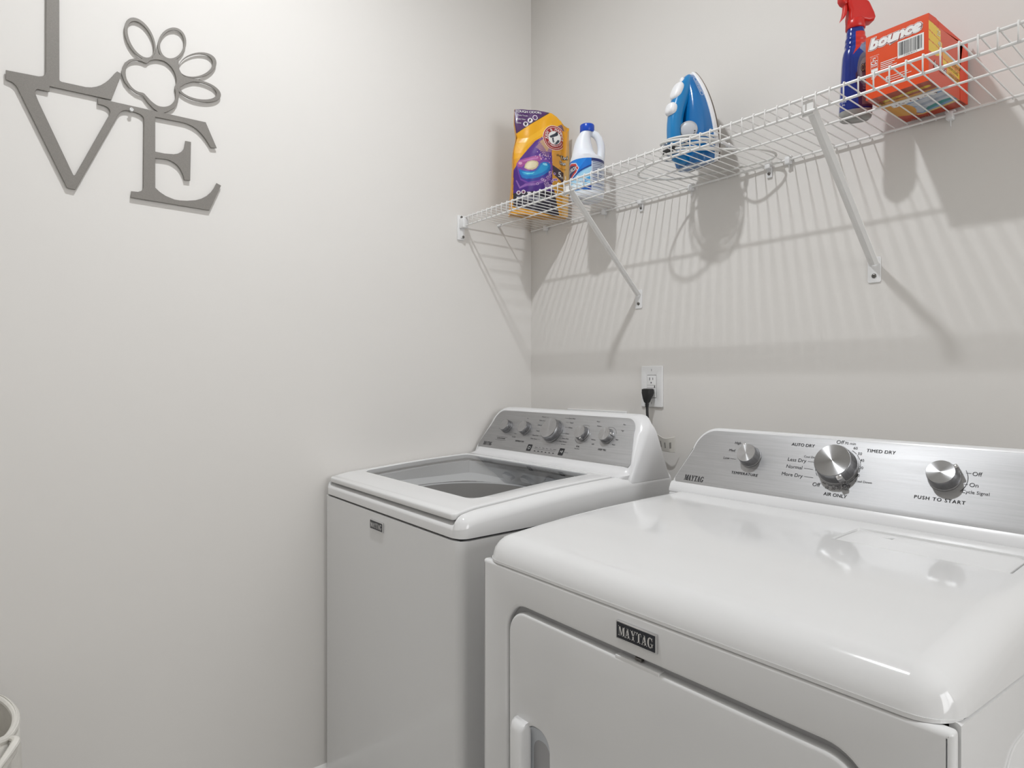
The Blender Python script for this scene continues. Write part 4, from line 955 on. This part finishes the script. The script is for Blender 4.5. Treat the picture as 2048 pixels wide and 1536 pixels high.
def cat(P_, n=10):
    out = []
    for i in range(len(P_)-1):
        p0, p1, p2, p3 = P_[max(0, i-1)], P_[i], P_[i+1], P_[min(len(P_)-1, i+2)]
        for k in range(n):
            t = k/n; out.append(.5*((2*p1)+(p2-p0)*t+(2*p0-5*p1+4*p2-p3)*t*t+(3*p1-p0-3*p2+p3)*t**3))
    return out+[P_[-1]]
lo = lambda x, y, z: Vector((x, y, ZD+z))
safe = [Vector((p_.x, min(p_.y, -.012), max(p_.z, ZD+.003))) for p_ in pts]
tail = cat([safe[-1], lo(.87, -.10, .030), lo(.935, -.075, .018), lo(.962, -.042, .008), lo(.945, -.022, .004), lo(.89, -.020, .004), lo(.82, -.030, .004), lo(.70, -.070, .004), lo(.645, -.150, .004), lo(.668, -.195, .004), lo(.72, -.205, .010), lo(.775, -.185, .020)])
tube('cord', safe+tail[1:], .0030, M_CORD, ir, 8)
bm = bmesh.new(); c0 = IO+IX*.012+IY*.072+Vector((0, 0, .040)); dv = (IX*.9+Vector((0, 0, -.25))).normalized()
for k in range(6): bm_tube(bm, [c0+dv*(.005*k), c0+dv*(.005*k+.0034)], .0068-.0004*k, 12)
bm_tube(bm, [c0-dv*.02, c0+dv*.03], .0045, 10); mesh_obj('cord_guard', bmm(bm), M_IWHITE, ir)
bm = bmesh.new(); pw_ = FI @ Vector((-.115, .0, .040)); bm_tube(bm, [pw_-IY*.02, pw_+IY*.02], .007, 12); mesh_obj('cord_pivot', bmm(bm), M_BLACKRUB, ir)
P = Print(); P.area([rrect(-.028, -.0042, .028, .0042, .003), rrect(-.0274, -.0036, .0274, .0036, .0026)], M_WHITEP); P.text('BLACK+DECKER', 0, 0, .0034, M_WHITEP, bold=.055)
zc = .196; w = sw(zc)*.93; wz = (sw(.225)-sw(.165))/.06*.93
side = FI @ Vector((-.026, w+.0006, zc)); tdir = (FI.to_3x3() @ Vector((.12, -wz*-1, -1))).normalized(); tdir = (FI.to_3x3() @ Vector((0, -wz, -1))).normalized()
nn = (IY*.93+IZ*.30-IX2*.18).normalized(); up_ = nn.cross(tdir).normalized(); nn = tdir.cross(up_)
P.build('brand_print', ir, fr=frame(side+nn*.0022, tdir, up_, nn))

# ================================================================== spray bottle
spb = empty('spray_bottle', (1.178, -.112, ZD), 'blue stain remover spray bottle with red trigger beside the orange box', 'spray bottle')
SCn = Vector((1.178, -.112, ZD)); su = Vector((.86, .51, 0)).normalized(); sf = Vector((.51, -.86, 0)).normalized()
M_SBLUE = mat('spray_blue_plastic', (14, 40, 130), .15, coat=.3); M_SRED = mat('spray_red_plastic', (206, 36, 30), .32); M_SCLEAR = mat('spray_base_grey', (150, 150, 146), .2)
def srng(rx, ry, z, cx=0, n=36): return [SCn+su*(cx+rx*math.copysign(abs(math.cos(2*pi*k/n))**.8, math.cos(2*pi*k/n)))+sf*(ry*math.copysign(abs(math.sin(2*pi*k/n))**.8, math.sin(2*pi*k/n)))+Vector((0, 0, z)) for k in range(n)]
bm = bmesh.new(); loft(bm, [srng(a, b, z) for a, b, z in ((.026, .016, 0), (.0295, .0195, .003), (.031, .0215, .012), (.0312, .0215, .0175))]); mesh_obj('base', bmm(bm), M_SCLEAR, spb, sharp=60)
bprof = [(.0312, .0215, .0175), (.0305, .0218, .03), (.0290, .0218, .06), (.0275, .0215, .09), (.0262, .021, .115), (.0250, .0205, .132), (.0232, .0195, .142), (.0210, .018, .148), (.0195, .017, .151), (.0205, .018, .155), (.0205, .018, .158), (.0188, .0165, .161), (.0195, .0175, .165), (.0195, .0175, .169), (.0178, .016, .172), (.0172, .0158, .182), (.0160, .0150, .190), (.0140, .0140, .194)]
bm = bmesh.new(); loft(bm, [srng(*a) for a in bprof]); mesh_obj('body', bmm(bm), M_SBLUE, spb, sharp=60)
bz = [a[2] for a in bprof]; brx = [a[0] for a in bprof]; bry = [a[1] for a in bprof]
def spt(t, z, h):
    rx, ry = float(np.interp(z, bz, brx))+h, float(np.interp(z, bz, bry))+h
    c, s = math.sin(t), math.cos(t); return SCn+su*(rx*math.copysign(abs(c)**.8, c))+sf*(ry*math.copysign(abs(s)**.8, s))+Vector((0, 0, z))
nu, nv = 70, 130; V = np.zeros((nv, nu, 3)); A = np.zeros((nv, nu)); B = np.zeros((nv, nu))
for j in range(nv):
    for i in range(nu):
        xs_ = -.40+1.39*i/(nu-1); t = math.asin(math.copysign(abs(xs_)**1.25, xs_)); z = .020+.160*j/(nv-1); V[j, i] = spt(t, z, .0005); A[j, i] = i/(nu-1); B[j, i] = z
S_ = [('p', [(0, 0), (.28, 0), (.30, .06), (.20, .10), (.12, .125), (0, .14)], (16, 44, 136)),
 ('p', [(.30, .02), (1, .02), (1, .10), (.45, .105), (.22, .09)], (66, 40, 74)),
 ('e', (.72, .098, .42, .036), (110, 108, 128)), ('e', (.74, .094, .34, .028), (150, 146, 152)), ('e', (.76, .090, .24, .022), (112, 86, 104)),
 ('p', [(.25, .02), (.36, .02), (.30, .06), (.24, .07)], (22, 54, 150)),
 ('p', [(.50, .024), (1, .024), (1, .044), (.5, .047)], (120, 92, 98)),
 ('p', [(.08, .131), (.22, .145), (.24, .2), (1, .2), (1, .158), (.60, .150), (.35, .141)], (206, 48, 38)),
 ('p', [(.55, .150), (1, .160), (1, .126), (.7, .132), (.45, .142)], (126, 138, 168))]
for k in range(5): S_.append(('p', [(.55, .056+.005*k), (1, .055+.005*k), (1, .0575+.005*k), (.55, .0585+.005*k)], (140, 112, 128)))
me = grid_mesh(V); set_paint(me, paint(A, B, (18, 52, 146), S_)); sl = mesh_obj('label', me, paintmat('label_print', .35), spb)
P = Print()
for bo, m_, h_ in ((.07, M_BLACKP, .0008), (.02, mat('tan_print', (206, 176, 150), .4), .0013)):
    P.text('OXI', .42, .099, .014, m_, bold=bo, sx=14, rot=.0, h=h_)
P.text('12 FL OZ', -.80, .036, .005, M_WHITEP, sx=16, h=.001); P.text('354 mL', -.80, .029, .004, M_WHITEP, sx=16, h=.001)
P.build('label_lettering', sl, fn=lambda x, y, h: spt(x, y, .0006+h))
bm = bmesh.new(); rr_ = []
for z, r in ((.190, .0170), (.1915, .0182), (.208, .0178), (.2095, .0165)):
    rr_.append([SCn+su*((r+(.0006 if k % 2 else 0))*math.cos(2*pi*k/56))+sf*((r+(.0006 if k % 2 else 0))*math.sin(2*pi*k/56))+Vector((0, 0, z)) for k in range(56)])
loft(bm, rr_); mesh_obj('collar', bmm(bm), M_SRED, spb, sharp=60)
hdir = (su*.93+sf*-.37).normalized()       # nozzle points the other way along this
hs = Vector((0, 0, 1)).cross(hdir).normalized()
FH = frame(SCn+Vector((0, 0, 0)), hdir, Vector((0, 0, 1)), hdir.cross(Vector((0, 0, 1))))
head = [(-.016, .205), (.014, .205), (.022, .203), (.034, .206), (.037, .213), (.0345, .222), (.026, .240), (.0225, .246), (-.012, .262), (-.020, .264), (-.0205, .246), (-.0185, .236), (-.015, .228), (-.0165, .216)]
me = plate([head], .027, .005, 3); hd_ = mesh_obj('trigger_head', me, M_SRED, spb, world=FH)
me = plate([[(-.0345, .2625), (-.0205, .266), (-.0195, .243), (-.024, .240), (-.030, .243), (-.0345, .250)]], .018, .003, 2); mesh_obj('nozzle', me, M_SRED, hd_, world=FH)
me = plate([[(-.0255, .243), (-.0185, .242), (-.0190, .230), (-.0205, .222), (-.026, .213), (-.0325, .206), (-.0285, .218), (-.0262, .230)]], .011, .002, 2); mesh_obj('trigger', me, M_SRED, hd_, world=FH)

# ================================================================== dryer sheet box
bxo = empty('dryer_sheet_box', (1.287, -.097, ZD), 'orange dryer sheet box with torn open end on the wire shelf', 'box')
th = math.radians(-3.5)
bxd = Vector((math.cos(th), -math.sin(th)*-1*0+math.sin(th)*0, 0)).normalized()
bxd = Vector((1, -.012, 0)).normalized(); byd = Vector((.060, 1, 0)).normalized()
O_ = Vector((1.2285, -.187, ZD+.0034)); BW, BD, BHt = .1085, .178, .1235
def bpt(a, d, z): return O_+bxd*a+byd*d+Vector((0, 0, z))
OR1 = (226, 72, 4); OR2 = (206, 66, 28)
M_CARD = paintmat('printed_carton', .32, coat=.15); M_ORANGE = mat('carton_orange', (214, 62, 24), .4); M_CARDIN = mat('carton_inside', (176, 160, 140), .7)
def face(name, fn, w, h, nx, ny, base, shapes):
    V = np.zeros((ny, nx, 3)); A = np.zeros((ny, nx)); B = np.zeros((ny, nx))
    for j in range(ny):
        for i in range(nx):
            a, b = w*i/(nx-1), h*j/(ny-1); V[j, i] = fn(a, b); A[j, i] = a; B[j, i] = b
    me = grid_mesh(V); set_paint(me, paint(A, B, base, shapes)); return mesh_obj(name, me, M_CARD, bxo, smooth=False)
ff = face('front_panel', lambda a, b: bpt(a, 0, b), BW, BHt, 2, 2, OR1, [])
P = Print(); k_ = .000103     # one traced pixel on the front panel
P.rect(.057, .0595, .1010, .0915, M_WHITEP)
xb = .0595
rr2 = random.Random(5)
while xb < .0985:
    wv = rr2.choice((.0005, .0005, .0009, .0013)); P.rect(xb, .0640, xb+wv, .0890, M_BLACKP if rr2.random() > .35 else M_GREYP, .0003); xb += wv+rr2.choice((.0005, .0008, .0011))
P.text('0 37000 80171 3', .079, .0617, .0022, M_BLACKP, h=.0003)
M_REDP = mat('dark_red_print', (150, 30, 26), .4)
for bo, m_, h_, dx in ((.13, M_WHITEP, .0002, 0), (.095, M_REDP, .0004, 0), (.061, M_WHITEP, .0006, 0)):
    P.text('bounce', .0505, .1055, .0185, m_, bold=bo, shear=.25, sx=1.12, rot=.03, h=h_)
for i in range(5): P.rect(.027, .0625-.0036*i, .056-.004*(i % 3), .0639-.0036*i, M_WHITEP, .0002)
P.area([rrect(.0095, .057, .0225, .0785, .001), rrect(.0099, .0574, .0221, .0781, .0009)], M_WHITEP, .0002)
for cx, cy in ((.016, .0745), (.0125, .0688), (.0195, .0688)): P.arc(cx, cy, .0024, 20, 300, .0014, M_WHITEP, 8, .0003)
for i in range(3): P.rect(.0105, .0650-.0022*i, .0215, .0659-.0022*i, M_WHITEP, .0003)
P.rect(.0100, .0505, .0225, .0562, M_WHITEP, .0002)
for i in range(6): P.rect(.0105, .0482-.0021*i, .0212-.002*(i % 3), .0491-.0021*i, M_WHITEP, .0002)
P.text('MADE IN U.S.A.', .0165, .0815, .0018, M_WHITEP)
P.area([rrect(.0365, .0265, .0425, .0335, .002)], M_WHITEP, .0002); P.text('P', .0395, .030, .004, M_REDP, h=.0004)
for i, wv in enumerate((.030, .036, .026)): P.rect(.0445 if i < 1 else .0365, .0310-.0042*i, .0445+wv, .0321-.0042*i, M_WHITEP, .0002)
P.build('front_lettering', ff, fn=lambda x, y, h: bpt(x, 0, y)+Vector((0, -.0004-h, 0)))
SY_ = (226, 190, 44)
sd = [('p', [(0, .095), (.052, .088), (.052, .107), (0, .1125)], SY_), ('p', [(0, .077), (.058, .072), (.058, .086), (0, .093)], SY_), ('p', [(0, .056), (.03, .054), (.058, .062), (.058, .069), (.03, .073), (0, .075)], SY_),
 ('p', [(.062, .060), (.142, .052), (.142, .066), (.10, .068), (.062, .076)], (222, 160, 54)), ('p', [(.062, .048), (.142, .038), (.142, .050), (.062, .058)], SY_),
 ('p', [(.080, .034), (.142, .026), (.142, .036), (.080, .045)], (220, 168, 70))]
sf_ = face('end_panel', lambda a, b: bpt(BW, a, b), BD*.80, BHt-.012, 120, 90, OR2, sd)
P = Print()
P.text('25', .042, .0985, .010, M_WHITEP, bold=.02, h=.0002); P.text('40', .046, .0795, .010, M_WHITEP, bold=.02, h=.0002)
P.flush('end_lettering', sf_, fn=lambda x, y, h: bpt(BW, x, y)+bxd*(.0004+h))
P.text('OUTDOOR', .120, .0585, .0062, mat('brown_print', (150, 70, 30), .5), bold=.02, rot=-.05, h=.0002); P.text('MEDIUM LOAD', .104, .0480, .0058, MATS['brown_print'], bold=.02, rot=-.07, h=.0002)
P.text('LARGE LOAD', .112, .0355, .0058, MATS['brown_print'], bold=.02, rot=-.07, h=.0002)
for bo, m_, h_ in ((.10, M_REDP, .0002), (.03, M_WHITEP, .0004)): P.text('bounce', .048, .036, .0125, m_, bold=bo, shear=.2, h=h_)
P.build('end_lettering', sf_, fn=lambda x, y, h: bpt(BW, x, y)+bxd*(.0004+h))
def quad(name, pts, m_, parent=bxo, th_=.0007):
    o = mesh_obj(name, pyd(pts, [tuple(range(len(pts)))]), m_, parent, smooth=False); md = o.modifiers.new('thickness', 'SOLIDIFY'); md.thickness = th_; md.offset = -1; return o
quad('tuck_flap', [bpt(BW+.0005, BD*.80, 0), bpt(BW+.001, BD, 0), bpt(BW+.001, BD, BHt), bpt(BW+.003, BD*.845, BHt-.006), bpt(BW+.0005, BD*.785, .050)], M_ORANGE)
quad('flap_seam_shade', [bpt(BW-.002, BD*.76, 0), bpt(BW-.002, BD, 0), bpt(BW-.002, BD, BHt-.004), bpt(BW-.002, BD*.76, BHt-.012)], M_GAP_SHADE)  # dark sheet standing in for shade in the flap seam
quad('torn_flap', [bpt(BW, 0, BHt-.013), bpt(BW, .046, BHt-.013), bpt(BW+.001, .044, BHt-.006), bpt(BW, .040, BHt-.002), bpt(BW, .033, BHt+.001), bpt(BW, .0, BHt)], M_ORANGE)
quad('left_panel', [bpt(0, 0, 0), bpt(0, 0, BHt), bpt(0, BD, BHt), bpt(0, BD, 0)], M_ORANGE); quad('back_panel', [bpt(0, BD, 0), bpt(0, BD, BHt-.004), bpt(BW, BD, BHt-.004), bpt(BW, BD, 0)], M_ORANGE)
quad('top_panel', [bpt(0, 0, BHt), bpt(BW, 0, BHt), bpt(BW, .034, BHt-.0005), bpt(BW, .046, BHt-.012), bpt(BW, BD, BHt-.006), bpt(0, BD, BHt-.002)], M_ORANGE)
bshape = [('p', [(0, 0), (BW, 0), (BW, .045), (0, .06)], (168, 58, 18)),
 ('p', [(.0, .040), (.5, .052), (.5, .140), (.06, .145), (.0, .12)], (214, 150, 40)),
 ('p', [(.028, .060), (.108, .046), (.108, .150), (.040, .152), (.020, .11)], (120, 158, 200)),
 ('p', [(.035, .085), (.108, .070), (.108, .120), (.06, .130)], (196, 200, 208)), ('p', [(.05, .100), (.108, .088), (.108, .098), (.055, .112)], (160, 170, 186)),
 ('p', [(.040, .134), (.090, .112), (.104, .112), (.104, .122), (.046, .144)], (20, 140, 140)), ('p', [(.030, .115), (.050, .108), (.060, .124), (.044, .146), (.030, .136)], (180, 190, 205)),
 ('p', [(0, .120), (.04, .152), (.108, .132), (.108, .142), (.04, .162), (0, .140)], (222, 190, 110)),
 ('p', [(0, .150), (.04, .158), (.108, .142), (.108, .2), (0, .2)], (190, 60, 20)),
 ('e', (.012, .105, .030, .050), (216, 150, 36)), ('p', [(0, .13), (.03, .15), (.03, .19), (0, .19)], (186, 54, 22)),
 ('p', [(.018, .028), (.100, .020), (.103, .025), (.100, .030), (.018, .038)], (222, 190, 30))]
bf_ = face('bottom_panel', lambda a, b: bpt(a, b, .0001), BW, BD, 90, 130, (190, 66, 20), bshape)
P = Print()
for bo, m_, h_ in ((.13, M_WHITEP, .0002), (.09, M_REDP, .0004), (.061, M_WHITEP, .0006)): P.text('bounce', .056, -.064, .0190, m_, bold=bo, shear=.2, sx=.95, rot=.10, h=h_)
P.flush('bottom_lettering', bf_, fn=lambda x, y, h: bpt(x, -y, -.0003-h))
P.text('40 SHEETS', .030, -.172, .0060, M_WHITEP, bold=.03, h=.0002); P.flush('bottom_lettering', bf_, fn=lambda x, y, h: bpt(x, -y, -.0003-h))
P.text('GET', .012, -.034, .007, mat('yellow_print', (226, 196, 40), .4), bold=.05, h=.0002); P.text('IT', .013, -.045, .007, MATS['yellow_print'], bold=.05, h=.0002)
P.text('MEGA  25 60  20 LOADS', .062, -.0285, .0040, M_REDP, rot=.09, h=.0003)
P.build('bottom_lettering', bf_, fn=lambda x, y, h: bpt(x, -y, -.0003-h))

# ================================================================== hamper at the left wall
hm = empty('laundry_hamper', (.30, -1.70, 0), 'white cloth laundry hamper with rolled rim at the bottom left', 'hamper')
M_CLOTH = mat('white_canvas', (224, 221, 214), .8, noise=(60, .03), bump=(300, .25, .001))
HC = (.295, -1.684); rh = random.Random(2)
def hr(a, z): return (.196+.022*(1-z/.60)**.8)*(1+.012*math.sin(7*a+3)+.008*math.sin(13*a))
bm = bmesh.new(); R = []
nseg = 120
def rimz(a): return .621+.012*math.sin(3*a+.6)+.006*math.sin(8*a)
for f_ in (0, .02, .2, .4, .6, .8, .92, 1):
    R.append([(HC[0]+hr(a, .6*f_)*math.cos(a), HC[1]+hr(a, .6*f_)*math.sin(a), rimz(a)*f_+.004) for a in [2*pi*k/nseg for k in range(nseg)]])
for f_, ins in ((1, .004), (.9, .005), (.5, .007), (.03, .010)):
    R.append([(HC[0]+(hr(a, .6*f_)-ins)*math.cos(a), HC[1]+(hr(a, .6*f_)-ins)*math.sin(a), rimz(a)*f_+.006) for a in [2*pi*k/nseg for k in range(nseg)]])
loft(bm, R); mesh_obj('cloth_body', bmm(bm), M_CLOTH, hm, sharp=70)
tube('rolled_rim', [(HC[0]+(hr(a, .6)-.004)*math.cos(a), HC[1]+(hr(a, .6)-.004)*math.sin(a), rimz(a)-.002) for a in [2*pi*k/nseg for k in range(nseg)]], .0065, M_CLOTH, hm, 10, closed=True)
for pts, rr3 in (([(.352, -1.496, .602), (.372, -1.489, .605), (.390, -1.496, .600), (.415, -1.514, .586), (.44, -1.54, .56)], .0065), ([(.352, -1.496, .588), (.372, -1.491, .591), (.390, -1.500, .583), (.415, -1.518, .566), (.44, -1.545, .54)], .0055)):
    pts = cat([Vector(p_) for p_ in pts], 6); n_ = len(pts)
    tube('fold_strap', pts, [rr3*(.55+.45*math.sin(pi*min(1, .15+k/n_))) for k in range(n_)], M_CLOTH, hm, 10)
